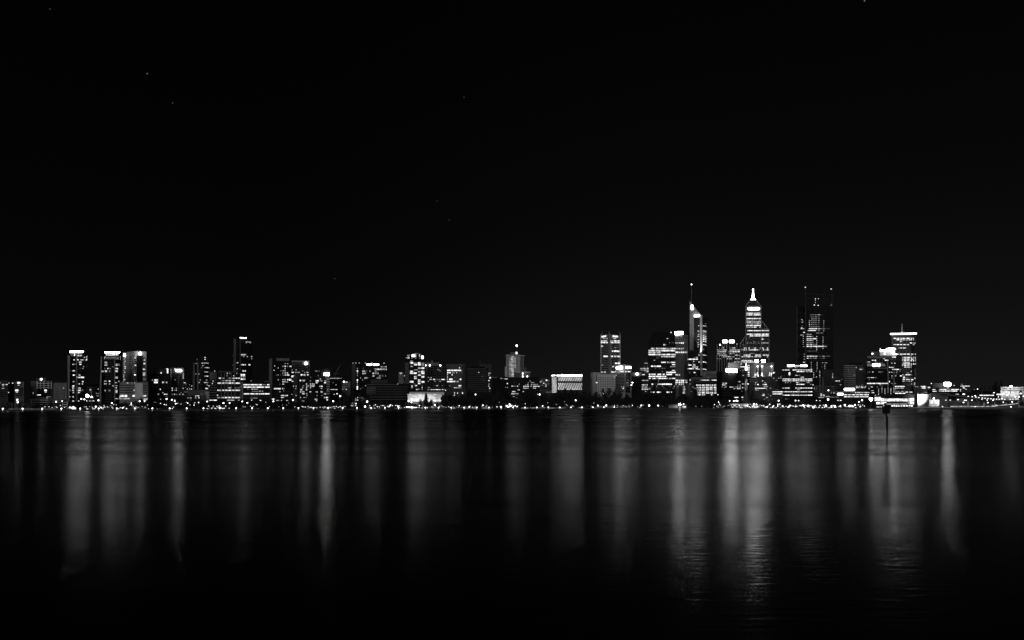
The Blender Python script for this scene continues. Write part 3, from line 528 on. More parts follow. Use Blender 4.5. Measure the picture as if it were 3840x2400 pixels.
zoom(1920, 1230, 4.582)
b = Bld('office_building', 'small low office with open lit balconies left of the glowing lattice building', 'small open-balcony office', 476, 646, 876, 190, 'slate')
b.bands(478, 644, 880, 1010, 33, 5, 'concrete', 'floor_slab', .9).rows('900,30:578-608!|922,26:478-506|908,14:508-520m 625-640m|948,20:534-552|955,12:560-570m 610-640d|975,22:574-596|1000,16:574-592|985,10:505-560d').done()
b = Bld('office_podium', 'low grey building with a flat pale roofline left of the glowing lattice building', 'low flat grey building', 470, 682, 1072, 120, 'slate', depth=18)
b.bands(472, 680, 1070, 1070, 9, 6, 'stone', 'fascia', .8).rows('1102,12:582-672d').done()
b = Bld('lattice_building', 'glowing white building wrapped in a diagonal lattice under a bright strip of roof light', 'glowing lattice building', 682, 1215, 832, 150, 'slate', front=[(682, 16), (776, -4), (1215, 4)])
b.panel(688, 770, 845, 1110, 'lit_lattice', 'panel', out=.2); b.panel(782, 1212, 845, 912, 'lit_lattice', 'panel', out=.2); b.panel(782, 1212, 946, 1060, 'lit_lattice', 'panel', out=.2)  # the lattice's brightness is put in as glowing panels behind dark ribs
for x0 in range(690, 790, 14): b.beam(min(x0+24, 778), 842 if x0+24 < 778 else 842 + (x0+24-778)*5, x0-24 if x0-24 > 684 else 684, 1100 if x0-24 > 684 else 1100-(684-x0+24)*5, 6, 'black_wall', 'lattice_rib', -5.5 if x0 > 740 else -1.5, .5)
for x0 in range(784, 1190, 30): b.beam(x0, 842, x0 + 28, 914, 11, 'black_wall', 'lattice_rib', -5.6, .5); b.beam(x0, 946, x0 + 36, 1050, 13, 'black_wall', 'lattice_rib', -5.6, .5)
for x0 in range(800, 1210, 40): b.panel(x0 - 2, x0 + 2, 912, 946, 'concrete', 'column', out=.5)
b.panel(688, 752, 806, 826, 'roof_strip', 'light_strip', out=1.0); b.panel(764, 830, 806, 828, 'roof_strip', 'light_strip', out=1.0); b.panel(832, 1210, 803, 828, 'sign', 'light_strip', out=1.0); b.done()
b = Bld('office_tower', 'tall pale banded tower with corner spikes and two lit signs under its roof', 'pale spiked tower', 1527, 1860, 115, 245, 'concrete', front=[(1527, 10), (1672, -10), (1860, 12)])
b.bands(1536, 1648, 192, 780, 29.6, 15).bands(1700, 1848, 192, 780, 29.6, 15); b.piers([1672], 112, 800, 42, 'stone', 2.0)
b.piers([1530, 1857], 112, 780, 7, 'pale', .8)
b.panel(1540, 1626, 130, 158, 'lit_hi', 'sign', out=.8); b.panel(1717, 1820, 130, 158, 'lit_hi', 'sign', out=.8)
b.poly([(1655, 118), (1671, 46), (1690, 118)], 'stone', 'spike', dy=-11, depth=5); b.poly([(1532, 116), (1550, 56), (1556, 58), (1542, 116)], 'stone', 'spike', dy=4, depth=4); b.poly([(1838, 58), (1846, 58), (1860, 116), (1850, 116)], 'stone', 'spike', dy=8, depth=4)
b.rows('183,14:1565-1612m 1626-1646 1664-1682! 1730-1750m 1755-1785|222,22:1532-1582 1590-1632 1698 1722 1742-1800! 1810-1850|250,22:1532-1562! 1567-1606! 1613-1650! 1660 1682 1697-1742! 1748-1796! 1804-1850!|312,20:1534-1566|338,12:1764-1776|398,28:1716-1742! 1746-1850!|487,26:1572-1612! 1618-1652! 1662-1670 1696-1736! 1748-1798 1804-1854!|575:1834|607,26:1768-1802! 1806-1856!|637:1557|665,22:1720-1742 1750|720:1608d|757,14:1534-1566 1576-1614|757,22:1700-1778', dot=9).done()
b = Bld('office_building', 'plain pale block with a chamfered left end below the pale spiked tower', 'plain chamfered block', 1352, 1534, 768, 150, 'concrete', depth=20, front=[(1352, 8), (1385, 0), (1534, 0)])
b.grid(1448, 1470, 1, 785, 950, 6, .8, .6).rows('938,20:1440-1466!').done()
b = Bld('office_building', 'pale gridded mid-rise with rows of small dark windows between the spiked tower and the trees', 'pale gridded mid-rise', 1466, 1772, 802, 105, 'white_paint', depth=24)
b.grid(1474, 1768, 10, 842, 1110, 9, .66, .5).rows('845:1765|1105,10:1535-1560').done()
b = Bld('office_building', 'striped two-faced office with two bright rooftop signs, right of the pale spiked tower', 'striped twin-sign office', 1770, 2052, 640, 140, 'concrete', front=[(1770, 10), (1938, -6), (2052, 12)])
b.bands(1776, 1934, 792, 1115, 25, 13).bands(1942, 2046, 792, 1115, 25, 16)
b.panel(1942, 2050, 645, 1115, 'slate', 'panel', out=.05)
b.poly([(1788, 668), (1840, 664), (1866, 652), (1898, 660), (1898, 704), (1860, 706), (1790, 704)], 'sign', 'sign', dy=-2.5, depth=1.0)
b.poly([(1950, 664), (1990, 668), (2020, 656), (2048, 668), (2050, 694), (1952, 698)], 'sign', 'sign', dy=-3.4, depth=1.0)
b.rows('750,18:1775-1788 1868-1920! 1936-1980! 1984-2042!|812:1792|720,10:1790 1870 1988|1015,12:1880-1890 1920|1040,16:1900-1922|900,8:1998m', dot=12).done()
b.ball(2070, 938, 12, 'lamp', 'wall_lamp', dy=5, sy=.7); b.ball(2052, 980, 10, 'lamp', 'wall_lamp', dy=5)
b = Bld('office_building', 'small grey building with one oval lit sign right of the striped twin-sign office', 'small oval-sign building', 2056, 2232, 760, 195, 'black_wall')
b.panel(2058, 2228, 762, 826, 'stone', 'panel', out=.3); b.ball(2150, 792, 24, 'sign', 'sign', dy=-1.5, sy=.8); b.rows('800,14:2235-2282|938,8:2056-2080', mat='lit').done()

# ------------------------------------------------------------------ city centre
zoom(2400, 1220, 4.581)
b = Bld('office_building', 'grey office with several evenly lit floors, cut off by the big dark stepped tower', 'grey office left of stepped tower', -35, 146, 592, 235, 'slate')
b.panel(20, 146, 950, 1190, 'dull', 'panel', out=.1); b.grid(-30, 140, 8, 600, 660, 2, .6, .5)
b.rows('652,12:80-90 96-108 116-130|625,8:110-120d|716,8:68-78m 120-135m|741,14:4-60 64-110 114-146|769,12:6-62m 66-106 110-146|797,12:78-96m 110-146|822,8:100-120d|848,14:28-84|945,14:4-20 28-44 50-66 72-86 92-106 112-128 136-144|945,40:-35--20m|1023,20:-30--4! 0-20! 32-46 56-74 86-100 114-130|1060,16:-30--4! 0-24 34-48 60-78 88-96 104-124|1097,20:-30--2 2-24 30-50 58-80 88-104 112-138|1135,12:88-102', dot=10).done()
b = Bld('office_tower', 'big black stepped office tower with many long glowing floors, widest of the centre', 'big black stepped tower', 146, 612, 320, 160, 'black_wall', depth=34)
b.block(152, 606, 238, 320, 'black_wall', 'upper_tier', 3, 28); b.block(190, 604, 160, 238, 'black_wall', 'upper_tier', 5, 24); b.block(220, 602, 112, 160, 'black_wall', 'upper_tier', 7, 20)
b.bands(148, 610, 330, 1150, 35, 4, 'slate', 'floor_slab', .4)
b.rows('400,26:188-232! 238-262m 277-302! 310-330 334-354 362-442! 448-470 476-498m 505-520m 524-535 545-608!|435,28:144-268! 275-356! 362-440! 445-520! 524-606!|467,24:144-266 278-358|502,26:146-268! 275-352! 362-440! 445-520! 524-616!|538,22:362-440 445-518 527-607 318-330d 282-292d|562,10:286-302m|600,14:236-258m|610,8:595m|637,26:362-444! 462-470m 474-490 505-518 530-606!|675,24:548-608|703,28:189-228! 238-268 282-360!|712,14:522-545 550-605|738,18:262-268m 332-338m 372-400d 420-430d|775,20:546-605|808,24:452-508! 512-612!|842,26:150-180 192-270! 302-364! 392-425 450-550!|878,24:148-268! 278-365! 368-420 424-450|912,20:152-184 208-268 285-300m 318-360! 366-440! 450-472 496-540 545-605!|798,10:380-390m|940:318m|965:316m|1010,24:195-226! 262d 298-362 366-512! 515-548|1045,12:206m 290 388 510-530m 588|1080,12:150-190m|1078,14:290d 330d 400-420d 560-590d|1100,12:150-182m 440-460d|1148,24:184-196 220-250 288-340! 348-362m 456-482! 488-506 534-546', dot=10)
b.panel(272, 300, 160, 175, 'lit_mid', out=-5.5); b.panel(470, 482, 218, 232, 'lit', out=-3.5); b.panel(488, 498, 218, 228, 'lit_mid', out=-3.5); b.panel(398, 432, 322, 344, 'lit', out=.3); b.panel(440, 450, 326, 342, 'lit_mid', out=.3); b.panel(508, 518, 290, 305, 'lit_mid', out=-1.5); b.panel(548, 584, 292, 304, 'lit_dim', out=-1.5); b.panel(298, 308, 316, 328, 'lit_mid', out=-1.5)
b.ball(532, 122, 8, 'lamp_small', dy=6, sy=1.5); b.done()
b = Bld('office_tower', 'pale tower pierced by a regular grid of small square windows under a bright drum sign', 'pale punched-window tower', 602, 822, 163, 215, 'stone', depth=26, front=[(602, -4), (758, -6), (822, 10)])
b.block(592, 745, 106, 160, 'sign_mid', 'rooftop_sign', -6, 12)
litd = {3: {0: 1, 1: 1, 2: 1, 3: 2, 4: 2}, 6: {0: 1, 1: 1, 2: 1, 3: 1, 4: 1}, 8: {0: 2, 1: 2, 2: 2, 3: 2, 4: 2, 5: 2, 6: 1}, 20: {0: 1, 1: 2, 2: 1}, 23: {0: 2, 1: 2, 2: 2, 3: 2, 4: 2, 5: 1, 6: 1}, 24: {0: 2, 1: 2, 2: 2, 3: 2, 4: 2, 5: 1, 6: 2}, 25: {0: 1, 2: 1, 3: 1, 4: 1}}
for j in range(26):
    for i, x in enumerate((618, 645, 677, 710, 741, 774, 803)):
        y = 206 + j*32.2; k = litd.get(j, {}).get(i, 0)
        w = 8 if k < 2 else 11
        b.panel(x - w, x + w, y - 9 - k, y + 9 + k, ('glass', 'lit', 'lit_hi')[k], out=.15)
b.panel(668, 732, 1040, 1200, 'slate', 'panel', out=.2); b.piers([800], 1000, 1200, 36, 'stone', .8)
b.rows('1055,20:746-770|1095,20:738-752 758-776|1130,20:738-778|1160,20:736-776|1190,20:740-778|1215,10:744-784m|1055,14:646-660|1050,10:694-704m|432:710m|195:708').done()
b = Bld('office_building', 'dark mid-rise office with short glowing floors between the punched-window tower and the wedge-topped tower', 'dark office beside the wedge tower', 822, 1004, 432, 175, 'black_wall')
b.bands(822, 990, 434, 434, 9, 7, 'slate', 'fascia', .8).rows('552,24:956-994m 930d|582,22:820-832 836-900! 904-950! 955-996|618,12:912-930|650,10:838m 905-935d|682,20:832-884! 908-950|716,16:898-940 945-996|745,20:820-832 838-900! 905-930 955-996|811,20:842-866d 922-952!|860:965d|895,12:970d').done()

zoom(2400, 1050, 2.964)
# wedge-topped tower
b = Bld('skyscraper', 'tall wedge-topped skyscraper with a sharp slanted crown, pale fins and a curved dark glass side', 'wedge-topped skyscraper', 556, 742, 415, 255, 'black_wall', depth=26, front=[(556, 2), (690, -2), (722, 6), (736, 14), (744, 26)])
b.poly([(551, 226), (574, 258), (664, 376), (690, 392), (690, 416), (597, 416), (597, 780), (553, 780)], 'stone', 'wedge_crown', dy=-4, depth=20)
b.poly([(665, 390), (691, 390), (692, 1065), (673, 1065)], 'concrete', 'fin', dy=-7, depth=8)
b.panel(566, 591, 284, 334, 'sign', 'sign', out=7); b.panel(600, 664, 391, 412, 'sign', 'sign', out=6); b.panel(612, 656, 415, 418.5, 'lit', 'sign', out=6)
b.mast(573, 55, 262, .6, 'stone', dy=4); b.ball(573, 50, 6.5, 'lamp', 'beacon', dy=4)
for y, k in ((484, 4), (510, 8), (567, 10), (583, 4), (602, 5), (623, 10), (645, 10), (663, 9), (683, 10), (720, 11), (835, 8), (912, 10), (992, 9)):
    mt = 'lit_hi' if k > 8 else ('lit' if k > 5 else 'lit_mid')
    if y > 500: b.panel(694, 720, y - 4 - k/6, y + 4 + k/6 - 2, mt, out=.3)
    b.panel(722, 735, y - 2, y + k*.8, mt, out=.3)
    if y > 500: b.panel(736, 741, y + 3, y + k*.8 + 4, 'lit_mid', out=.3)
b.rows('508,10:646-660|568,7:638-658|590,5:640-660m|605,7:642-662m|625,9:640-660|662,8:640-658|697,8:640-652m|720,9:640-662|742,7:640-650|810,7:655-663m|835,10:650-665|912,12:650-666|992,10:640-664|770:704m|870,6:700-712d')
b.done()
fl = bpy.data.lights.new('fin_floodlight', 'SPOT'); fl.energy = 260000; fl.spot_size = math.radians(26); fl.shadow_soft_size = .4; fo = bpy.data.objects.new('floodlight', fl); col.objects.link(fo); fo.parent = b.root
c = at(X_(676), Y_(905), b.Y - 14); fo.location = c - b.root.location; fo.rotation_euler = Vector((.0, 9, 42)).to_track_quat('-Z', 'Y').to_euler()
b = Bld('office_podium', 'grey podium block with vertical slots behind the foot of the wedge-topped skyscraper', 'slotted grey podium', 694, 852, 1018, 200, 'stone', depth=20)
for x in range(702, 850, 11): b.panel(x, x + 4, 1044, 1066, 'glass', out=.15)
b.done()
b = Bld('office_building', 'low wide building with a sloping grey roof and one thin line of bright windows', 'low sloping-roof building', 545, 856, 1092, 150, 'slate')
b.poly([(540, 1105), (600, 1078), (850, 1086), (856, 1105)], 'dull', 'roof', dy=-2, depth=22); b.rows('1113,8:674-690m 694-772! 796-852!|1083,7:754-762|1112,10:552-562').done()
b = Bld('office_building', 'squat office with six rows of brightly lit windows in front of the low sloping-roof building', 'squat bright six-row office', 606, 852, 1145, 95, 'black_wall', depth=22)
b.rows('1168,11:626-642! 645-660 664-676! 685-722! 730-768! 776-790 794-812! 822-848|1192,11:628-650 654-676! 686-722! 730-768! 775-812! 820-848!|1212,11:628-640m 646-660 664-678! 685-700 704-722! 730-768! 775-810! 822-848!|1233,9:636-650m 656-676 686-720! 730-766 775-808m 822-848|1255,12:640-660 664-678! 686-722! 732-768! 775-812! 820-848!|1276,11:640-646 652-676! 686-706 714-722|1275,12:790-804! 860-872|1205,8:608-614|1240,6:565d 572|1185,5:690-700', dot=5).piers([682, 726, 771, 816], 1155, 1285, 4, 'slate', .5).done()
b = Bld('office_building', 'narrow dark wall blocks at the foot of the pale punched-window tower', 'dark blocks by punched-window tower', 520, 604, 1150, 110, 'slate', depth=18)
b.panel(528, 550, 1160, 1280, 'dull', 'panel').rows('1190,6:575-583d 590m|1155,8:552-560').done()
b = Bld('office_tower', 'office tower with thin vertical fins and two bright signs standing on its roof', 'thin-finned two-sign tower', 853, 1114, 710, 245, 'black_wall', front=[(853, 8), (985, -8), (1114, 0)])
b.piers([858, 885, 912, 940, 967, 994, 1020, 1048, 1078, 1110], 712, 1018, 3.0, 'concrete', .8, name='fin')
for a, c2 in ((918, 970), (992, 1047)): b.block(a, c2, 668, 698, 'sign', 'rooftop_sign', -4, 1.5); b.beam((a+c2)/2, 698, (a+c2)/2, 712, 3, 'steel', 'sign_support', -3, 1)
b.ball(890, 720, 7, 'lamp', dy=-6); b.ball(1077, 712, 4, 'lamp_small', dy=-4)
b.rows('755,9:922-930 998-1008m 1022-1034 1036-1048! 1050-1060|778,9:862-872 876-884m 888-896m 902-910 916-924! 928-938 942-950! 954-962 992-1000 1004-1016 1020-1036 1040-1052! 1056-1072 1078-1112|797,10:864-880m 888-896 900-908 914-924 928-940! 944-956 986-998 1002-1016 1024-1050! 1054-1074! 1080-1112!|816,9:866-880 888-896m 904-912m 928-938 942-950m 988-998m 1002-1014 1024-1050m|835,8:864-872m 880-890 896-906 910-920 924-932 940-950! 956-964m 1058-1090 1094-1110m|853,9:908-916m 926-934 940-948m 954-962 974-992! 998-1010 1028-1046|875,9:854-866m 872-880m 890-898m 966-974 980-990m 994-1004! 1008-1020m 1058-1080 1088-1106|910,9:1042-1052 1058-1068 1074-1084m 1090-1100 1104-1112|900,6:940d').done()
b = Bld('office_building', 'curved dark building carrying the largest glowing billboard of the skyline', 'dark building with glowing billboard', 852, 1130, 1022, 95, 'black_wall', depth=24, front=[(852, 14), (910, 0), (985, -8), (1060, 0), (1130, 14)])
b.block(978, 1116, 918, 985, 'stone', 'roof_plant', 14, 12)
b.panel(905, 1085, 987, 1026, 'screen', 'screen', out=4.0)
b.rows('1148,14:918-936 950-966|1166,12:914-930 938-946 948-958m|1188,7:914m 938-946m 952-962|1198,12:934-944m|1190,8:994-1010! 1014-1030 1034-1042m 1050-1060m 1066-1074 1080-1092 1100-1118|1208,9:1038-1052 1058-1068m 1078-1090! 1094-1106 1108-1120|1130,14:1084-1120m|1168,10:1076-1100d 1108-1118m|1305,12:1040-1100!|1302,8:1120-1155!', dot=6).bands(880, 1120, 1225, 1285, 30, 5, 'slate', 'floor_slab', .4).done()
zoom(2660, 1260, 5.213)
for x, y, r in ((397, 1267, 12), (478, 1272, 17), (528, 1266, 20), (552, 1270, 16), (183, 1293, 10), (102, 1342, 8), (203, 1335, 8), (875, 1332, 22), (925, 1335, 12), (722, 1335, 20), (1355, 1263, 17), (1180, 1335, 9), (1340, 1335, 9), (1380, 1332, 8)): zlamp(x, y, r, 30)
b = Bld('office_building', 'slim building with ladder-like window columns and a small crown emblem, left of the needle spire', 'slim ladder-windowed building', 588, 800, 568, 130, 'black_wall', depth=20)
b.poly([(582, 532), (646, 532), (634, 566), (594, 566)], 'lit_mid', 'emblem', dy=-1, depth=1); b.piers([636, 692], 620, 1250, 6, 'dull', .5)
b.bands(636, 692, 640, 1240, 34, 4, 'dull', 'floor_slab', .5)
b.rows('603,24:484-494 512-540! 590-636! 642-676! 680-706!|577,20:746-784!|612,18:744-788!|646,18:748-788!|683,18:746-788|716,18:752-788!|752,20:748-786!|783,18:750-788|670,16:652-666|705,8:596-606m 650-662m|676,10:600-610|772,16:652-678|890,20:565-580m 584-620|938,20:622-634 644-666! 692-712! 742-772!|1012,24:642-662|1082,14:630-644|1198,18:614-634 640-672!|1250,14:636-668m', dot=8).done()
# bell tower with needle spire
px = X_(722); Y = shore(px) + 28; o = empty('bell_tower', (at(px, HY, Y).x, Y, GROUND)); tag(o, 'slender glass bell tower with a glowing needle spire by the river jetty', 'bell tower'); SHORTS.append((X_(700), X_(745), Y, 'needle-spired bell tower'))
def lathe(prof, mat, name, parent, x, Y, n=12, sq=1.0):
    vs, fs = [], []; R = parent.location
    for (w, y) in prof:
        c = at(X_(x), Y_(y), Y); r = w / ZS * Y / F_PX
        for k in range(n): vs.append((c.x + r*math.cos(2*math.pi*k/n) - R.x, Y + r*sq*math.sin(2*math.pi*k/n) - R.y, c.z - R.z))
    for j in range(len(prof) - 1):
        for k in range(n): a, b2 = j*n + k, j*n + (k+1) % n; fs.append((a, b2, b2 + n, a + n))
    fs.append(tuple(range(n))[::-1]); fs.append(tuple(range((len(prof)-1)*n, len(prof)*n)))
    return mesh(name, vs, fs, mat, parent=parent)
lathe([(1, 530), (4, 570), (12, 605), (20, 640), (18, 660), (10, 668)][::-1], 'crown_light', 'spire', o, 722, Y)
lathe([(11, 668), (14, 760), (16, 900), (20, 1060), (22, 1390)][::-1], 'dull', 'shaft', o, 722, Y, 8)
for k, (yy, ww) in enumerate(((860, 18), (880, 20), (905, 24), (935, 27), (965, 30), (995, 30), (1022, 28), (1048, 24))): poly(line(722 - ww, yy + 14, 722 + ww, yy - 14, 7), Y - 3, 6, 'lit_mid', 'lit_louvre', o)
for sgn in (-1, 1): poly([(722 + 22*sgn, 1040), (722 + 60*sgn, 1180), (722 + 70*sgn, 1330), (722 + 22*sgn, 1330)], Y - 1.5, 3, 'slate', 'sail', o)
b = Bld('office_building', 'grey striped terraced office stepping down below the floodlit columns', 'grey terraced office', 782, 1222, 832, 85, 'slate', depth=22)
b.block(862, 984, 812, 832, 'dull', 'upper_terrace'); b.block(930, 1222, 792, 832, 'dull', 'upper_terrace', 5, 12)
b.bands(786, 960, 855, 900, 38, 18, 'stone', 'floor_slab', .9).bands(960, 1218, 862, 925, 32, 12, 'dull', 'floor_slab', .9).bands(895, 1222, 975, 1215, 34, 12, 'dull', 'floor_slab', .9)
b.rows('877,18:1030-1050|912,14:900-914 1078-1106|948,22:890-900m 936-962! 1045-1060 1072-1122!|985,20:1066-1080 1086-1096 1100-1110 1114-1138|1020,20:892-960! 964-1008! 1014-1040! 1046-1082! 1088-1120 1185-1200m|1055,14:898-912 925-935 956-966 1120-1132m|1138,14:1030-1084|1160,20:1028-1082!|1168,16:1190-1204|1205,16:1112-1138|1236:1076|1250:1150-1165m|930,8:905m|1198,20:852-880|1140:1152|790,14:1068-1086', dot=10).done()
b = Bld('office_building', 'grey office with fine horizontal stripes and two very bright floors near its base', 'finely striped office', 1222, 1426, 742, 130, 'slate', depth=22)
b.block(1240, 1292, 690, 742, 'dull'); b.bands(1226, 1422, 810, 1040, 26, 7, 'dull', 'floor_slab', .8)
b.rows('1092,22:1222-1290! 1296-1426!|1132,22:1224-1300! 1305-1430!|1055,14:1254-1264 1290-1300m 1316-1326 1334-1348|865,14:1280-1290m 1308-1324|825,12:1250 1270m 1352 1384 1410|860,8:1340m|785:1412m|800:1390m|1020,10:1210-1225|1190,50:1345-1360d', dot=9)
b.ball(1255, 718, 16, 'lamp', sy=1.0, dy=4).name = 'roof_lamp'; b.done()

zoom(2400, 1050, 2.964)
# spired skyscraper
b = Bld('skyscraper', 'tallest stepped skyscraper with banded floors, glowing rooftop sign and a brilliant white spire', 'spired skyscraper', 1172, 1346, 290, 285, 'dull', depth=30)
b.block(1346, 1432, 548, 1085, 'dull', 'side_wing', -1, 30); b.block(1115, 1172, 716, 1085, 'dull', 'side_wing', -1, 30)
b.poly([(1172, 290), (1226, 224), (1292, 224), (1346, 290)], 'slate', 'pyramid_roof', dy=4, depth=22)
for l in ((1174, 290, 1226, 224), (1344, 290, 1292, 224), (1226, 224, 1292, 224)): b.beam(*l, 4, 'pale', 'roof_edge', 2.5, 1.2)
b.beam(1347, 444, 1424, 545, 5, 'pale', 'brace', 2, 2); b.beam(1382, 490, 1382, 548, 3, 'concrete', 'brace', 2, 2); b.beam(1347, 545, 1428, 545, 4, 'concrete', 'brace', -1.5, 2)
b.beam(1174, 620, 1113, 712, 5, 'pale', 'brace', 2, 2); b.beam(1147, 665, 1147, 718, 3, 'concrete', 'brace', 2, 2); b.beam(1180, 620, 1180, 720, 4, 'concrete', 'brace', -2, 2)
lathe([(30, 222), (27, 212), (14, 200), (15, 182), (12, 170), (8, 140), (6, 118), (9, 110), (8, 100), (2, 94)], 'floodlit_spire_glow', 'spire', b.root, 1257, b.Y + 14)  # floodlighting on the spire is put in as emission
b.panel(1193, 1330, 306, 334, 'sign', 'sign', out=1.5)
b.panel(1176, 1342, 296, 348, 'slate', 'panel', out=.2)
def cp_band(x0, x1, y, hh, mat, nm, out): 
    if x0 < 1172: b.panel(x0, 1171, y-hh/2, y+hh/2, mat, nm, out=out + 1)
    b.panel(max(x0, 1174), min(x1, 1345), y-hh/2, y+hh/2, mat, nm, out=out)
    if x1 > 1346: b.panel(1347, x1, y-hh/2, y+hh/2, mat, nm, out=out + 1)
y = 360
while y < 925:
    x0 = 1118 if y > 728 else 1174; x1 = 1429 if y > 556 else 1344
    cp_band(x0, x1, y, 10, 'glass', 'window_band', .2); y += 18.6
b.piers([1260], 350, 925, 3.5, 'stone', .7); b.piers([1385], 548, 925, 3, 'stone', 1.7); b.piers([1174, 1344], 290, 925, 4, 'concrete', .8); b.piers([1431], 548, 925, 4, 'concrete', 1.9); b.piers([1146], 716, 925, 3, 'concrete', 1.7)
def cp(text):
    for row in text.split('|'):
        hd, sg = row.split(':'); y, h = (map(float, hd.split(',')) if ',' in hd else (float(hd), 8.0))
        for s_ in sg.split():
            mm = 'lit'
            if s_[-1] in 'dm!': mm = {'d': 'lit_dim', 'm': 'lit_mid', '!': 'lit_hi'}[s_[-1]]; s_ = s_[:-1]
            a, c2 = map(float, s_.split('-')); o2 = .5 if 1172 <= (a+c2)/2 <= 1346 else 1.5
            b.panel(a, c2, y - h/2, y + h/2, mm, out=o2)
cp('369,9:1182-1258! 1263-1336!|388,9:1182-1258! 1263-1342!|428,9:1182-1258! 1263-1342!|446,6:1182-1258m 1263-1300d 1310-1340m|467,8:1182-1258 1263-1342|487,7:1190-1206m 1212-1230m 1236-1256m 1264-1290m 1296-1318 1326-1340m|505,9:1180-1258! 1263-1342!|524,9:1182-1206 1212-1258 1264-1296 1324-1342|563,9:1190-1258! 1263-1343! 1348-1384! 1388-1428!|603,10:1184-1258! 1263-1343! 1348-1428!|621,9:1220-1258! 1263-1343! 1348-1384! 1388-1428!|658,9:1349-1370!|640,5:1215-1222m 1348-1356m|700,6:1190-1200m 1208-1216d 1230-1240m 1262-1270m 1284-1292m 1316-1324 1348-1360 1366-1384 1392-1404 1408-1426|684,5:1265-1272m|757,10:1154-1166! 1168-1172m 1176-1186 1206-1220 1240-1250m 1264-1276m 1278-1290! 1330-1345m 1352-1370 1408-1420!|777,9:1124-1140m 1150-1162! 1166-1171m 1176-1190m 1204-1230 1234-1258! 1263-1290! 1294-1314 1318-1330m 1348-1360m 1366-1378! 1390-1402m 1406-1428!|817,7:1220-1228m 1238-1250 1258-1268m 1340-1345m|835,9:1150-1171 1176-1190! 1194-1228 1280-1320! 1324-1345! 1362-1388! 1392-1428|853,9:1126-1140 1144-1160 1164-1171m 1176-1194! 1200-1228! 1240-1254! 1266-1276m 1280-1300! 1304-1340 1410-1422|895,9:1124-1160 1164-1171 1176-1190! 1194-1236! 1240-1250|911,9:1040-1060 1066-1080 1088-1108 1120-1140 1146-1171! 1176-1200! 1204-1240! 1246-1265!')
b.done()
b = Bld('office_building', 'building with tall floodlit vertical columns and two bright signs on its grey roof ledge', 'floodlit-column building', 1200, 1488, 922, 175, 'stone', depth=24)
b.panel(1216, 1480, 955, 1090, 'glass', 'recess', out=.2)
for x in list(range(1222, 1292, 8)) + list(range(1300, 1316, 5)) + list(range(1348, 1366, 5)) + list(range(1370, 1446, 8)) + list(range(1454, 1470, 5)) + [1478]: b.panel(x - 1.6, x + 1.6, 955, 1090, 'white_paint', 'fin', out=1.2, th=1.5)
b.block(1278, 1316, 888, 911, 'sign_strong', 'rooftop_sign', -1, 1.5); b.block(1350, 1392, 888, 910, 'sign_strong', 'rooftop_sign', -1, 1.5)
for x in (1306, 1357, 1462):
    b.ball(x, 960, 8, 'lamp', 'floodlight_head', dy=-4); s_ = bpy.data.lights.new('floodlight', 'SPOT'); s_.energy = 60000; s_.spot_size = math.radians(34); s_.spot_blend = .8; s_.shadow_soft_size = .5
    so_ = bpy.data.objects.new('floodlight', s_); col.objects.link(so_); so_.parent = b.root; so_.location = at(X_(x), Y_(950), b.Y - 7) - b.root.location; so_.rotation_euler = Vector((0, 6.5, -24)).to_track_quat('-Z', 'Y').to_euler()
b.done()

zoom(2880, 1050, 2.964)
b = Bld('office_building', 'striped grey office low between the finely striped office and the dark banner-topped office', 'low striped grey office', -8, 158, 1042, 215, 'slate')
b.bands(-6, 156, 1052, 1280, 18, 6, 'dull', 'floor_slab', .8).rows('1030,14:56-68|1090,8:40-48m 60-70 84-92m|1112,8:74-82 92-100|1070,6:130-140m 150|1165,6:30-42m 60-70d', dot=6).done()
b = Bld('skyscraper', 'huge dark skyscraper under construction with an exposed cross-braced side and work lights', 'huge unfinished skyscraper', 330, 724, 290, 285, 'black_wall', depth=40)
b.block(318, 330, 288, 930, 'slate', 'column', -6, 4); b.block(410, 424, 288, 930, 'slate', 'column', -6, 4)
for y in range(370, 930, 92):
    b.beam(330, y, 412, y - 2, 4, 'slate', 'brace', -4, 2)
    if y < 890: b.beam(332, y + 88, 371, y + 44, 3, 'slate', 'brace', -4, 1.5); b.beam(371, y + 44, 410, y + 4, 3, 'slate', 'brace', -4, 1.5); b.beam(332, y+4, 371, y + 44, 3, 'slate', 'brace', -2.4, 1.5)
b.bands(426, 722, 300, 1160, 22, 2.2, 'slate', 'floor_slab', .35)
for l in ((418, 150, 545, 158), (560, 160, 722, 170), (418, 206, 540, 204), (560, 206, 722, 220), (420, 285, 420, 150), (545, 290, 545, 150), (722, 290, 722, 150), (620, 290, 620, 165)): b.beam(*l, 3, 'slate', 'scaffold', 10, 1.2)
for x, y, r in ((527, 207, 4), (527, 224, 3.5), (527, 250, 3), (560, 208, 4), (515, 278, 6), (558, 283, 6), (700, 288, 5)): b.ball(x, y, r, 'lamp_small', 'work_light', dy=8)
b.block(700, 712, 266, 290, 'lit_dim', 'hoist_cabin', 4, 4)
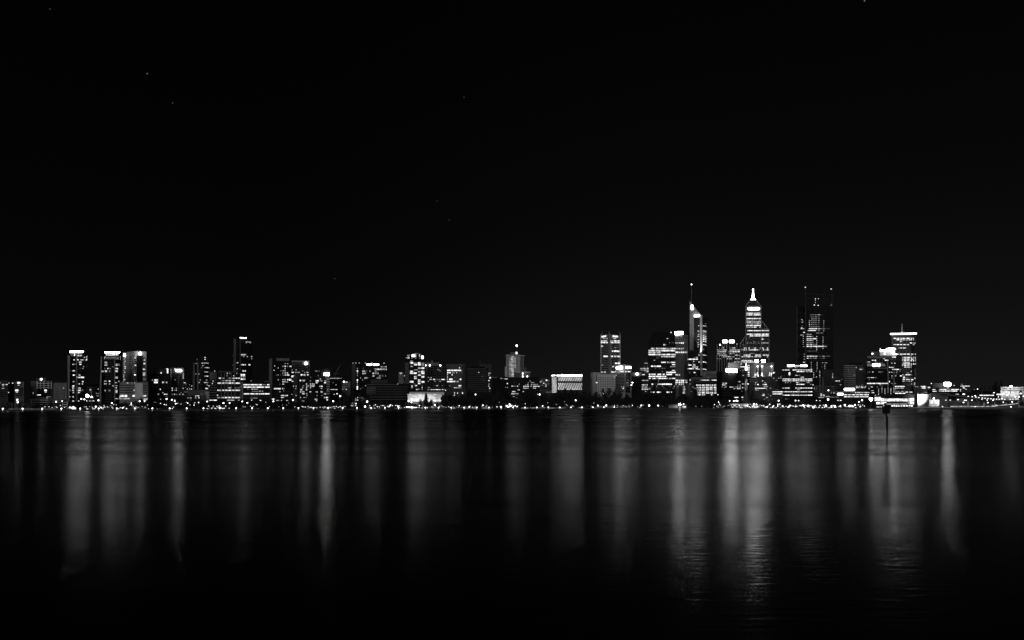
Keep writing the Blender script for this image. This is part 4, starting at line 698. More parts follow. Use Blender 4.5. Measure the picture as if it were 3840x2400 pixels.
b.rows('387,7:468-486m 490-515 520-545m 554-580! 590-604d|410,7:462-478d 482-515 520-545m 555-574m|432,7:480-500m 500-516 522-545m 556-572|453,7:470-486m 490-515m 520-540m 556-572m|475,7:478-492m 496-515m 520-547 556-572m|497,7:470-490m 496-515m 520-545m 556-570m|519,8:476-500 504-515 522-545 556-576|541,11:452-548! 556-582! 590-600m 604-640d 650-690d|562,10:440-535! 556-575m|588,9:536-550 556-568 574-584m 592-600 604-612m|604,8:430-452 460-485|628,9:430-453! 460-485! 490-505m|652,11:430-453! 460-488! 492-538!|672,9:430-453! 460-485! 490-505m|694,9:430-453 460-485 492-505m|716,10:430-453! 460-487! 492-540m|738,13:430-458! 462-490! 494-522! 526-550! 554-590! 594-625! 630-655m|760,6:470-485m 534-545m|790,4:430-550d|848,10:432-456! 460-485! 488-516! 520-548! 560-590d 600-630m 640-690d|870,9:432-455! 460-485 498-510 516-540 580-600d 610-630m|920,7:600-612 630-660m|541,14:364-402|535,10:366-384!|582,10:392-412!|440,8:368-384|450:386|470,8:372-390m|512:380d|612,10:360-376m 384-398m|915,10:390-415!|738,8:390-412|965:600d', dot=7, mat='lit_mid')
for x, ys in ((459, range(448, 520, 22)), (619, range(455, 580, 22)), (541, range(628, 780, 21)), (611, range(635, 780, 21)), (392, range(628, 745, 22)), (480, range(915, 1000, 22)), (545, range(915, 1000, 18)), (631, range(945, 1000, 20)), (575, range(1012, 1090, 17)), (508, range(1030, 1095, 17)), (718, range(1040, 1095, 15)), (538, (1012, 1078)), (402, (825, 850, 880))):
    for y in ys: b.panel(x - 3, x + 3, y - 3.5, y + 3.5, 'lit', out=.4)
b.panel(606, 722, 998, 1170, 'slate', 'panel', out=.1); b.done()
for k, (lx, ly, jx0, jy0, jx1, jy1) in enumerate(((415, 85, 405, 106, 548, 110), (702, 104, 600, 135, 735, 128))):
    Y = b.Y + 20; px = X_(lx); c = at(px, Y_(ly), Y); zb = b.ztop + .1
    o = empty('tower_crane', (c.x, Y, zb)); tag(o, ('dark tower crane with glowing top lamp, left corner of the unfinished skyscraper roof', 'dark tower crane with glowing top lamp, right corner of the unfinished skyscraper roof')[k], 'crane')
    inst('mast', 'box', 'dark_steel', (c.x, Y, (zb + c.z)/2), (1.6, 1.6, c.z - zb), 0, o); poly(line(jx0, jy0, jx1, jy1, 2.5), Y - 1.2, 1.2, 'dark_steel', 'jib', o)
    rr = 6.5 / ZS * Y / F_PX; inst('lamp_head', 'ball', 'lamp_small', c + Vector((0, 0, .5)), (rr, rr, rr), 0, o)
b = Bld('building_base', 'open steel entrance frame with thin columns at the foot of the unfinished skyscraper', 'open steel entrance frame', 512, 742, 1178, 150, 'slate', depth=16, base=1300)
b.beam(512, 1180, 738, 1182, 5, 'stone', 'frame', -3, 1.5); b.beam(512, 1238, 690, 1238, 4, 'dull', 'frame', -3, 1.5); b.piers([575, 606], 1080, 1300, 6, 'stone', 1.5); b.beam(690, 1238, 738, 1182, 4, 'stone', 'frame', -3, 1.5); b.beam(700, 1182, 738, 1236, 4, 'stone', 'frame', -3, 1.5)
b.rows('1205,22:510-518m 535-542d|1280,14:580-630|1296,10:585-690m|1265:590|1306,10:560-620m').done()
b = Bld('office_building', 'dark square office with a bright lettered banner sign on its roof and dashed lit floors', 'dark banner-topped office', 157, 497, 990, 105, 'black_wall')
b.block(200, 470, 962, 990, 'black_wall', 'roof_plant', 6, 12)
b.piers([187, 243, 299, 355, 411, 440], 992, 1288, 4, 'slate', .6).bands(160, 494, 1008, 1280, 20, 3, 'slate', 'floor_slab', .4)
g_, dd = 'lit', 0
for (a, c2) in ((216, 228), (230, 236), (238, 252), (254, 268), (270, 284), (288, 296)): b.block(a, c2, 943, 962, 'sign', 'sign_letter', -1, 1)
for (a, c2) in ((362, 378), (381, 388), (391, 408), (411, 424), (427, 434)): b.block(a, c2, 943, 962, 'sign', 'sign_letter', -1, 1)
b.block(298, 360, 948, 960, 'lit', 'sign_letter', -1, 1)
full = '160-185 190-212 215-240 247-270 273-297 303-325 328-352 359-380 384-408 414-440 444-466 470-492'
def fr(y, h, drop=(), hi=True): 
    segs = [s_ + ('!' if hi and i % 3 else '') for i, s_ in enumerate(full.split()) if i not in drop]; return f'{y},{h}:' + ' '.join(segs)
b.rows('|'.join([fr(1000, 9, (3,)), '1018,9:318-352! 358-404! 418-450 462-492', '1060,7:303-335 345-355m|974,10:228-236 302-310 320-330m', '1080,8:360-368m 372-400|1092,20:362-368m', fr(1101, 10), fr(1120, 9), '1140,9:190-198 214-224m 245-252m 310-320 322-336! 350-356 432-440 450-458', '1160,9:315-352! 358-404! 470-480m', fr(1201, 9, (3, 4)), '1220,7:320-352', fr(1242, 9), '1260,6:250-298d 320-340d', fr(1280, 10), '1165,16:496-503']))
b.panel(228, 245, 1026, 1060, 'lit_hi', 'sign', out=1.0); b.done()
b = Bld('podium_block', 'narrow low block with two intensely bright floors left of the dark banner-topped office', 'narrow two-bright-floor block', 44, 160, 1225, 95, 'slate', depth=16)
b.rows('1243,10:44-165!|1266,10:48-165!|1322,12:20-45m|1322,7:192-212 215-225m').done()
b = Bld('office_building', 'small grey block with a pair of bright windows right of the unfinished skyscraper', 'small pair-windowed block', 735, 848, 1078, 205, 'dull')
b.grid(740, 842, 6, 1090, 1230, 6, .6, .5).rows('1122,9:750-774! 780-798!|1105:820m|1165,7:800-812', dot=5).done()
b = Bld('office_building', 'curved grey office wrapped in thin pale horizontal stripes, over a bright oval sign', 'curved striped office', 848, 1096, 946, 145, 'slate', depth=26, front=[(848, 8), (885, 0), (975, -8), (1055, 0), (1096, 14)])
b.block(900, 1050, 920, 946, 'black_wall'); b.bands(850, 972, 952, 1178, 20.5, 6, 'concrete', 'floor_slab', 1.0); b.bands(978, 1092, 952, 1178, 20.5, 5, 'dull', 'floor_slab', 1.0)
b.rows('993,11:1008-1050!|973:980|993:895|1057,9:954-966|1160,8:1040-1048|1181,8:975-1000 1006-1030 1034-1048! 1054-1070 1076-1092|1196,8:974-1008! 1014-1030 1034-1060! 1064-1086', dot=8).done()
b = Bld('office_podium', 'low wide podium with a bright oval sign, glowing floors and a smaller left sign', 'low podium with oval sign', 690, 1122, 1238, 80, 'black_wall', depth=20)
b.poly([(845, 1212), (850, 1203), (960, 1203), (966, 1214), (962, 1228), (850, 1228)], 'sign', 'sign', dy=-3, depth=1.2)
b.bands(690, 1120, 1240, 1240, 9, 5, 'stone', 'fascia', .8)
b.panel(768, 836, 1258, 1278, 'sign', 'sign', out=1.0)
b.rows('1252,10:966-990 994-1020! 1026-1060 1066-1118|1255,12:698-706m 724-748m|1276,10:844-880! 886-930 936-970! 976-1010! 1016-1060! 1066-1120!|1298,9:844-880! 886-915! 920-950! 960-1010! 1016-1118!|1302,4:690-790m|1337,10:770-786! 798-816!').done()
for x, y, r in ((672, 1226, 9), (668, 1328, 14), (118, 1340, 9), (306, 1340, 8), (340, 1340, 7), (390, 1392, 9), (855, 1388, 11), (968, 1388, 10), (1045, 1336, 11), (1010, 1355, 8), (540, 1340, 4), (577, 1340, 4)): zlamp(x, y, r, 30)
zlamp(1145, 1325, 24, 22, 'flood', text='very bright floodlight on a tall pole')

zoom(3220, 1200, 4.319)
b = Bld('hotel_tower', 'dark hotel block with a pale roof ledge, open top columns and a glowing sign panel', 'dark hotel with sign panel', 126, 492, 586, 150, 'black_wall')
b.block(205, 345, 510, 586, 'dull'); b.panel(126, 492, 584, 620, 'stone', 'fascia', out=1.0); b.piers([150, 200, 292, 338, 382], 620, 700, 8, 'dull', .7)
b.panel(130, 432, 706, 750, 'lit_dim', 'panel', out=.7); b.panel(216, 344, 706, 752, 'sign', 'sign', out=1.2)
b.ball(222, 545, 13, 'lamp', dy=1, sy=.7); b.ball(422, 545, 14, 'lamp', dy=1, sy=.7); b.ball(350, 464, 8, 'lamp_small', dy=3)
b.rows('652,14:214-246! 256-280!|680,12:134-150m 152-180! 270-290m|625,18:400-422|652,18:422-452! 456-482|690,8:340-370m|780,5:230-460d|842,8:138-150d 168-182m|842,12:220-236|842,8:320-335m 342-355m 360-392m|868,7:140-148d|933,9:138-150m 158-182 196-218! 222-248! 258-268m 276-284m|962,6:165-175m|989,6:170-180m|1027,18:134-200! 204-272! 280-366! 370-420 424-482!|1052,8:165-185m 200-215d|1084,14:150-160m 196-230|1084:300|1112:168|1145,8:200-212m 218-240|1177,12:160-178m 208-252|1046,20:342-354|1220,10:262-280', dot=10)
for x, y0, y1, r in ((465, 650, 820, 3), (472, 820, 1170, 3), (568, 762, 1170, 4), (375, 1045, 1170, 3)): b.piers([x], y0, y1, r*1.4, 'pale', 1.4, name='column')
b.done()
b = Bld('office_building', 'dark striped office topped by a sweeping floodlit white roof canopy', 'office with the white swoosh roof', 492, 705, 585, 165, 'black_wall', depth=24)
b.bands(495, 702, 640, 860, 24, 6, 'slate', 'floor_slab', .6)
b.poly([(340, 488), (420, 482), (470, 458), (540, 446), (600, 462), (600, 474), (560, 482), (500, 500), (440, 506), (350, 498)], 'sign', 'canopy', dy=-7, depth=10)  # canopy's floodlighting is put into its emissive material
b.poly([(540, 492), (572, 478), (582, 508), (570, 530), (612, 546), (616, 558), (560, 558), (545, 540), (556, 520)], 'sign', 'canopy', dy=-7, depth=8)  # canopy's floodlighting is put into its emissive material here too
b.poly([(300, 586), (345, 500), (530, 500), (560, 586)], 'dull', 'roof', dy=2, depth=10)
b.rows('600,16:540-602!|700,14:528-546 578-592|765,16:474-570! |802,18:540-600! 604-650! 660-692m|848,16:440-465! 470-505! 520-550|828,12:612-626 662-674|852,12:604-624m 564-582m|876,10:612-624m|905,16:432-462 530-546m 590-606m 668-698!|938,10:480-495m 532-545m|970,12:412-426|997,24:464-504!|1028,12:525-550m 580-604m|1076,16:588-620! 624-700! 704-742!|1103,10:588-610 616-640 645-670 676-700 705-730|1130,8:588-602m|1156,10:594-620m 630-650 656-680m 690-732|1187,16:590-640! 644-700! 704-757!|1150,8:440-470|1115,14:425-470!|1180,10:440-465').done()
for x, y0, y1 in ((323, 1105, 1215), (425, 1105, 1200), (522, 1105, 1200), (375, 1100, 1178), (475, 1100, 1178), (570, 1100, 1178)):
    px = X_(x); Y = shore(px) + 75; c = at(px, Y_(y1), Y); t_ = at(px, Y_(y0), Y); o = empty('banner_pole', (c.x, Y, GROUND))
    inst('pole', 'pole', 'steel', (c.x, Y, GROUND), (.2, .2, c.z - GROUND), 0, o); poly([(x - 7, y0), (x + 7, y0), (x + 4, y1 - 30), (x + 8, y1), (x - 8, y1), (x - 4, y1 - 30)], Y - .4, .8, 'lit_mid', 'pole_glow', o)  # the floodlit look of each pole is an emissive shape
    small(o, px, 'tall slim white floodlit pole standing before the hotel', 'floodlit pole', 'floodlit poles outside the convention centre')
b = Bld('office_tower', 'tall gridded office tower outlined by one bright white line along its flat roof', 'tower with the white roofline', 534, 928, 238, 225, 'slate', depth=28, front=[(534, 0), (832, -6), (928, 8)])
b.panel(527, 912, 212, 237, 'roof_strip', 'light_strip', out=2); b.panel(538, 828, 244, 284, 'slate', 'panel', out=.3)
b.bands(538, 828, 322, 1180, 25.8, 15).bands(836, 922, 322, 1180, 25.8, 15); b.piers([548], 240, 430, 30, 'dull', .4); b.piers([610, 664, 717, 770, 826], 335, 800, 6, 'stone', .6)
b.mast(701, 60, 212, .8, 'pale'); b.beam(682, 212, 722, 168, 5, 'pale', 'antenna_frame', 2, 1); b.beam(722, 212, 690, 172, 5, 'pale', 'antenna_frame', 3.2, 1); b.beam(680, 182, 728, 178, 5, 'pale', 'antenna_frame', 1, 1)
b.rows('297,17:564-604! 612-656! 667-710! 717-760! 768-830! 836-868! 872-892|321,16:590-604m 612-656! 667-708! 717-758 770-792 812-832! 836-866! 882-898|350,13:667-709|372,14:822-868! 872-898 904-920|380:905|399,15:562-606! 612-659! 667-709! 717-760! 768-815! 868-880m 884-900|453,12:638-658 667-709! 718-762!|522,8:640-650m|553,15:608-656! 666-716! 722-768! 776-826! 834-898! 906-928|576,10:688-700m 846-858|606,15:674-722 728-772! 778-826! 834-860 866-898 906-926|633,17:702-722 728-772! 778-822! 832-900! 908-928|660,16:702-722 728-772! 778-822! 832-868! 872-898! 908-928|692,12:722-766 772-824!|712,17:704-718 724-766 772-824! 834-870! 874-905! 912-930|735,15:704-716 730-768! 774-820! 842-856|762,14:740-770! 776-824! 836-856|830,15:838-860|858,10:780-795m 798-812m|887,14:755-790! 794-828! 836-852|912,13:722-748|888:715|938,16:718-748! 762-775m 792-804m|942,18:894-920!|965,15:710-746! 764-830! 836-895!|990,10:712-746 764-798m 804-826 838-866|1022,12:892-920|1035,10:855|1048,12:890-915|1078,12:888-910 918-955|1168,12:752-800! 805-884!|1052,6:780-835d', dot=10).done()
# convention centre on the river's edge
b = Bld('convention_centre', 'long low convention centre with dark sweeping roof and bright glass walls at the river', 'long low convention centre', 250, 900, 1262, 40, 'black_wall', depth=26)
b.poly([(385, 1262), (430, 1215), (560, 1196), (760, 1192), (905, 1205), (925, 1262)], 'black_wall', 'roof', dy=-2, depth=30)
b.panel(255, 300, 1246, 1310, 'lit_hi', out=.5); b.panel(304, 352, 1246, 1310, 'lit_hi', out=.5); b.panel(358, 408, 1268, 1318, 'lit_hi', out=.4)
for x in range(416, 790, 47): b.panel(x, x + 44, 1273, 1316, 'lit_hi', out=.4)
b.panel(826, 896, 1266, 1316, 'lit_hi', out=.4); b.panel(826, 896, 1328, 1364, 'lit', out=.4); b.panel(284, 345, 1328, 1364, 'lit_hi', out=.4); b.panel(350, 410, 1328, 1364, 'lit', out=.4); b.panel(414, 446, 1324, 1342, 'lit_hi', out=.4)
b.panel(440, 790, 1358, 1364, 'lit', out=.5); b.panel(792, 826, 1268, 1364, 'stone', 'pier', out=.5); b.panel(440, 790, 1320, 1356, 'slate', 'recess', out=.25)
for x in (540, 575, 612, 648, 690, 735, 780, 822, 860): b.panel(x - 14, x + 14, 1378, 1402, 'lit_hi', out=.6)
b.panel(285, 375, 1404, 1412, 'lit', out=.6); b.done()

# ------------------------------------------------------------------ right end: interchange, low blocks, hillside
zoom(3440, 1380, 6.05)
b = Bld('exhibition_hall', 'white end wall of an exhibition hall washed by strong floodlights beside the convention centre', 'floodlit white hall', 5, 305, 604, 28, 'concrete', depth=24, front=[(5, 4), (300, 0)])
b.poly([(288, 574), (306, 574), (300, 712), (270, 712)], 'pale', 'corner_fin', dy=-3, depth=3); b.done()
for x, y, e in ((150, 800, 70000), (110, 850, 15000)):
    s_ = bpy.data.lights.new('floodlight', 'SPOT'); s_.energy = e; s_.spot_size = math.radians(95); s_.spot_blend = .9; s_.shadow_soft_size = .3
    so_ = bpy.data.objects.new('floodlight', s_); col.objects.link(so_); so_.parent = b.root; so_.location = at(X_(x), Y_(y), b.Y - 9) - b.root.location; so_.rotation_euler = Vector((0, 9, 6)).to_track_quat('-Z', 'Y').to_euler()
b = Bld('kiosk', 'glowing white glass pavilion, the brightest box at the water edge on the right', 'glowing white pavilion', 268, 500, 716, 14, 'concrete', depth=12)
b.panel(272, 380, 722, 828, 'lit_hi', out=.3); b.panel(384, 496, 722, 828, 'lit_hi', out=.3); b.panel(240, 490, 846, 866, 'lit', out=.5); b.done()
zlamp(375, 688, 15, 10, 'flood', text='starlike floodlight on a pole above the glowing pavilion')
b = Bld('hall', 'long dark curved hall with a thin lit roofline, right of the glowing white pavilion', 'long dark curved hall', 300, 700, 602, 34, 'stone', depth=24, front=[(300, 0), (500, 2), (700, 22)])
b.poly([(300, 602), (315, 578), (420, 570), (560, 572), (700, 588), (700, 602)], 'slate', 'roof', dy=4, depth=22)
for l in ((300, 582, 420, 571), (420, 571, 600, 573), (600, 573, 712, 592)): b.beam(*l, 6, 'pale', 'roof_edge', 1, 2)
b.panel(530, 590, 680, 850, 'stone', 'panel', out=.2); b.rows('730,26:622-668!|732,26:722-770!').done()
# freeway ramp
o = poly([(700, 588), (900, 622), (1150, 652), (1400, 690), (1700, 716), (2050, 728), (2440, 720), (2440, 740), (2050, 748), (1700, 738), (1400, 712), (1150, 676), (900, 648), (700, 622)], 1075, 14, 'dull', 'freeway_ramp'); tag(o, 'long gently descending freeway ramp lined with small lamps at the right', 'ramp')
o['label'] = 'long gently descending freeway ramp lined with small lamps at the right'
for i, (x, y) in enumerate(((1155, 652), (1245, 660), (1330, 670), (1395, 680), (1475, 690), (1540, 695), (1605, 702), (1670, 708), (1735, 713), (1800, 717), (1860, 718), (1920, 712), (1985, 722), (2105, 720), (2165, 720), (2235, 715), (2280, 712))):
    c = at(X_(x), Y_(y), 1073); o = empty('ramp_lamp', (c.x, 1073, c.z - 2)); inst('lamp_head', 'ball', 'lamp_small', c + Vector((0, 0, .6)), (1.2, .8, .65), 0, o); inst('pole', 'pole', 'steel', o.location, (.1, .1, 2.2), 0, o)
    small(o, X_(x), 'small lamp on the railing of the descending freeway ramp', 'lamp', 'lamps along the freeway ramp')
for x, y, r in ((925, 717, 17), (1048, 782, 18), (1072, 732, 14), (1108, 732, 14), (1240, 728, 15), (1465, 708, 11), (1585, 728, 13), (1598, 785, 18), (1720, 730, 16), (1915, 690, 16), (1950, 775, 14), (2150, 770, 18), (1312, 628, 17), (1052, 594, 20), (1365, 477, 13), (1740, 560, 15), (1838, 657, 12), (2035, 615, 17), (1960, 582, 17), (2222, 652, 18), (2308, 652, 20), (2410, 643, 16), (2345, 578, 22), (2125, 883, 16), (575, 874, 11), (1310, 878, 10), (2088, 568, 12), (2020, 545, 14)): zlamp(x, y, r, 40 if y > 640 else 75, 'lamp', sy=.62, sx=1.1)
b = Bld('underpass', 'grey concrete freeway embankment with pale piers under the descending ramp', 'concrete embankment with piers', 706, 2290, 742, 60, 'dull', depth=10)
b.panel(870, 1160, 690, 770, 'concrete', 'panel', out=.3); b.panel(1160, 1290, 700, 800, 'stone', 'panel', out=.5); b.panel(1290, 1420, 748, 850, 'stone', 'panel', out=.4)
for x0, x1, y0 in ((1112, 1152, 770), (1474, 1512, 778), (1728, 1752, 742), (1980, 2015, 782)): b.panel(x0, x1, y0, 858, 'white_paint', 'pier', out=2)
b.poly([(1292, 680), (1330, 682), (1400, 770), (1360, 770)], 'concrete', 'ramp_wall', dy=-4, depth=3); b.poly([(2262, 712), (2295, 745), (2290, 810), (2262, 800)], 'pale', 'end_wall', dy=-5, depth=4)
b.rows('848,16:1690-1750m|845,18:1770-1810|832,10:860-890d').done()
def tube_strip(pts, off, w, mat, name, label=None, cat=None, kind=None):
    Ys = []
    vs, fs = [], []
    for (x, y) in pts:
        Y = shore(X_(x)) + off; c = at(X_(x), Y_(y), Y); h = w / ZS * Y / F_PX / 2
        vs += [c + Vector((0, 0, -h)), c + Vector((0, 0, h)), c + Vector((0, 1.2, h)), c + Vector((0, 1.2, -h))]
    o0 = vs[0].copy()
    for i in range(len(pts) - 1):
        for k in range(4): a, b2 = 4*i + k, 4*i + (k + 1) % 4; fs.append((a, a + 4, b2 + 4, b2))
    fs += [(0, 1, 2, 3), tuple(4*(len(pts)-1) + k for k in (3, 2, 1, 0))]
    o = mesh(name, [v - o0 for v in vs], fs, mat, loc=o0)
    if label: tag(o, label, cat)
    if kind: o['kind'] = kind
    return o
tube_strip([(-200, 905), (200, 900), (600, 898), (900, 900), (1400, 905), (2440, 915)], 4, 12, 'white_paint', 'kerb', 'pale kerb of the waterside road below the convention centre', 'kerb')
tube_strip([(760, 872), (1000, 868), (1500, 872), (1780, 866), (1900, 846), (2100, 826), (2290, 806)], 9, 9, 'lit', 'lit_rail', 'glowing handrail of the riverside path sweeping up to the right', 'handrail')
# low blocks behind the interchange
b = Bld('office_building', 'low dark block with clusters of bright windows just right of the white-roofline tower', 'low block right of the tower', -80, 225, 412, 220, 'slate')
b.rows('425,10:-60--20m -10-20|418,20:76-130! 134-182!|453,28:98-184!|445,26:242-270 |412,14:200-220|552,12:130-150m 160-172 180-214|440:222m|555,8:-10-30d').bands(-78, 222, 480, 590, 34, 6, 'dull', 'floor_slab', .5).done()
b = Bld('office_building', 'low black block with three short lit rows and a pale stair tower lamp', 'low block with three short rows', 228, 446, 408, 235, 'black_wall')
b.block(300, 330, 345, 408, 'dull', 'stair_tower', 2, 6); b.ball(318, 350, 11, 'lamp_small', dy=1)
b.rows('440,30:244-266! 270-290|452,14:344-370 374-408!|452,12:424-436m|490,18:344-410!|528,18:344-400! 404-438|485,6:256-276m').done()
b = Bld('office_building', 'long low office under a large glowing rounded sign, with two bright ribbon floors', 'long office under glowing sign', 452, 1002, 462, 205, 'black_wall')
b.block(340, 905, 345, 462, 'black_wall', 'roof_plant', 10, 14)
b.poly([(600, 340), (612, 326), (740, 326), (756, 340), (762, 384), (750, 404), (620, 400), (602, 384)], 'sign_strong', 'sign', dy=-2, depth=1.5); b.panel(665, 720, 425, 461, 'lit_mid', 'panel', out=.5); b.panel(595, 606, 425, 461, 'lit_dim', 'panel', out=.5); b.ball(833, 395, 9, 'lamp_small', dy=6)
b.rows('487,20:490-515m 522-580! 585-656! 668-720m 724-762m 770-800! 805-845! 852-900! 904-940!|487,24:970-992|522,24:490-515m 525-560! 565-604! 616-680! 685-750! 760-815! 820-860! 865-910!|522,20:970-990|595,12:866-890 900-940|620,5:420-700d').done()
b = Bld('office_building', 'low striped block with a long lit top floor, right of the rounded-sign office', 'low striped block', 1004, 1222, 420, 185, 'slate')
b.bands(1010, 1218, 520, 605, 24, 6, 'stone', 'floor_slab', .5); b.rows('411,18:978-1010 1014-1060! 1066-1130! 1134-1190!|450,24:1032-1074!|481,16:1086-1118|595,24:1020-1086!|370,7:990-1030m').done()
b = Bld('office_building', 'low dark shed-like block with pale roof line and one long bright foot strip', 'dark block with bright foot strip', 1228, 1742, 506, 150, 'black_wall')
b.bands(1405, 1735, 509, 509, 9, 8, 'dull', 'fascia', .8).rows('620,26:1410-1480! 1484-1545! 1550-1640! 1644-1740!|545,10:1460-1475d|490,18:1286-1298').done()
b = Bld('apartment_block', 'wide pale building with two rows of dark windows, lit at the right edge', 'pale two-row building', 1892, 2440, 437, 165, 'pale', depth=24)
b.grid(1905, 2100, 10, 450, 535, 2, .5, .45).grid(2122, 2430, 15, 450, 535, 2, .5, .45); b.panel(2100, 2118, 440, 600, 'dull', 'pier', out=.6)
b.ball(2125, 414, 34, 'lamp', 'roof_lamp', dy=-2, sy=.5); b.rows('465,16:2040-2100m 2210-2290m|600,34:1800-1860! 1865-1952!|432,8:2380-2425').done()
for x, e in ((2000, 700), (2180, 600), (2350, 900)):
    s_ = bpy.data.lights.new('floodlight', 'SPOT'); s_.energy = e * 10; s_.spot_size = math.radians(130); s_.spot_blend = .9; s_.shadow_soft_size = .3
    so_ = bpy.data.objects.new('floodlight', s_); col.objects.link(so_); so_.parent = b.root; so_.location = at(X_(x), Y_(600), b.Y - 14) - b.root.location; so_.rotation_euler = Vector((0, 9, 5)).to_track_quat('-Z', 'Y').to_euler()
# wooded hill behind the right end
vs, fs = [], []; nx, ny = 60, 12
for j in range(ny + 1):
    for i in range(nx + 1):
        u, v = i / nx, j / ny; x = 560 + 1900 * u; y = 1380 + 700 * v
        h = 46 * math.sin(math.pi * min(1, u * 1.25)) ** .8 * math.sin(math.pi * v) ** .7 if 0 < v < 1 and u < .8 else 0
        h = 34 * (math.exp(-((u - .42) / .26) ** 2)) * math.sin(math.pi * v) * (1 + .15 * math.sin(u * 40) * math.sin(v * 9))
        vs.append((x, y, GROUND - .5 + h))
for j in range(ny):
    for i in range(nx): a = j*(nx+1) + i; fs.append((a, a+1, a+nx+2, a+nx+1))
o = mesh('hill', vs, fs, 'hill', smooth=True); o['kind'] = 'structure'

# ------------------------------------------------------------------ bright column-fronted hall
zoom(1440, 1230, 4.582)
b = Bld('column_hall', 'floodlit white hall with a deep bright fascia over a row of slim white columns', 'floodlit column hall', 412, 1030, 1142, 62, 'slate', depth=22)
b.panel(415, 1000, 1148, 1262, 'lit_dim', 'recess', out=.2)
b.block(400, 1034, 1132, 1142, 'white_paint', 'ledge', -6, 20); b.block(436, 1034, 1098, 1132, 'white_paint', 'fascia', -5, 18)
for i in range(31): x = 420 + i * 19; b.panel(x - 4, x + 4, 1146, 1262, 'white_paint', 'column', out=3.0, th=1.4)
for i in range(9):
    s_ = bpy.data.lights.new('floodlight', 'SPOT'); s_.energy = 7500; s_.spot_size = math.radians(120); s_.spot_blend = .8; s_.shadow_soft_size = .25
    x = 440 + i * 70; so_ = bpy.data.objects.new('floodlight', s_); col.objects.link(so_); so_.parent = b.root; so_.location = at(X_(x), HY, b.Y - 12) - b.root.location; so_.location.z = 1.6; so_.rotation_euler = Vector((0, 9, 9)).to_track_quat('-Z', 'Y').to_euler()
b.done()
# waterside sheds and pavilions
zoom(2400, 1220, 4.581)
b = Bld('boat_shed', 'low grey boat shed at the water edge beside a dazzling star-shaped lamp', 'grey boat shed', 490, 806, 1372, 10, 'dull', depth=10)
b.block(500, 640, 1358, 1372, 'slate', 'roof', -1, 12); b.panel(500, 640, 1378, 1425, 'stone', 'panel', out=.2); b.grid(650, 800, 6, 1382, 1425, 1, .6, .7).rows('1400,18:730-790!|1420,12:670-700! 740-790', ).done()
zlamp(682, 1360, 26, 4, 'flood', text='dazzling star-like lamp over the boat shed'); zlamp(750, 1352, 12, 6, 'lamp')
zoom(2660, 1260, 5.213)
b = Bld('pavilion', 'low ferry pavilion with a brilliant flat roof edge crowded with lights at the jetty', 'ferry jetty pavilion', 412, 812, 1340, 22, 'slate', depth=16)
b.bands(400, 820, 1334, 1334, 9, 10, 'lit', 'light_strip', 1.0)
b.rows('1362,22:470-520! 524-545m 560-590 600-650m 655-700! 704-745!|1388,16:430-450m 455-470 520-540 546-570m 580-600! 605-640m 690-720m 760-790|1408,10:620-650 700-740m').done()
b = Bld('pavilion', 'second bright low pavilion with a pointed lit canopy right of the ferry jetty pavilion', 'pointed-canopy pavilion', 815, 990, 1352, 22, 'slate', depth=14)
b.poly([(812, 1362), (875, 1338), (985, 1362)], 'concrete', 'canopy', dy=-3, depth=12); b.rows('1372,16:820-860! 864-900! 905-950! 955-985|1392,14:830-860m 870-930! 940-980m|1408,10:850-930').done()

# ------------------------------------------------------------------ street lamps read off the photograph
zoom(0, 1230, 4.582)
for x, y, r in ((297, 1232, 17), (304, 1275, 17), (963, 1265, 15), (1690, 1243, 15), (1646, 1350, 15), (1922, 1290, 13), (2255, 1290, 9), (2255, 1318, 9), (1735, 1365, 12), (2110, 1370, 12), (1067, 1255, 9)): zlamp(x, y, r, 26)
zoom(480, 1230, 4.582)
for x, y, r in ((200, 1258, 15), (663, 1218, 14), (752, 1235, 14), (803, 1255, 12), (820, 1300, 12), (1745, 1288, 13), (1963, 1262, 13), (625, 1313, 8), (1212, 1280, 9), (1135, 1325, 7), (1028, 1290, 8), (2048, 1285, 12), (1640, 1290, 16)): zlamp(x, y, r, 26)
zoom(1440, 1230, 4.582)
for x, y, r in ((425, 1255, 18), (472, 1275, 13), (610, 1332, 9), (872, 1325, 14), (1137, 1325, 13), (1295, 1340, 13), (1466, 1352, 14), (1700, 1325, 11), (1757, 1330, 18), (2005, 1342, 12), (2158, 1312, 18), (1572, 1143, 13), (1157, 1295, 6), (1942, 1355, 9), (100, 1335, 14), (240, 1345, 12), (1978, 1275, 6)): zlamp(x, y, r, 24)
zoom(1920, 1230, 4.582)
for x, y, r in ((50, 1335, 17), (525, 1337, 17), (618, 1275, 19), (1095, 1246, 17), (1410, 1292, 11), (1473, 1332, 17), (1582, 1290, 17), (1620, 1332, 17), (1767, 1332, 17), (1912, 1332, 16), (2073, 1333, 16), (2216, 1332, 15), (475, 1142, 17), (442, 1138, 9), (225, 1302, 10), (715, 1318, 6), (765, 1315, 7), (725, 1338, 6), (930, 1315, 7), (1035, 1338, 8), (1812, 1332, 8), (2008, 1338, 7), (1568, 1130, 8), (903, 1266, 6), (597, 1212, 5), (185, 1298, 5)): zlamp(x, y, r, 24, 'lamp' if r > 9 else 'lamp_small')
zoom(2400, 1220, 4.581)
for x, y, r in ((20, 1378, 17), (158, 1378, 19), (312, 1378, 17), (387, 1390, 8), (960, 1390, 7), (1060, 1388, 6), (860, 942, 9)): zlamp(x, y, r, 24, 'lamp' if r > 9 else 'lamp_small')
zoom(0, 0, 1)
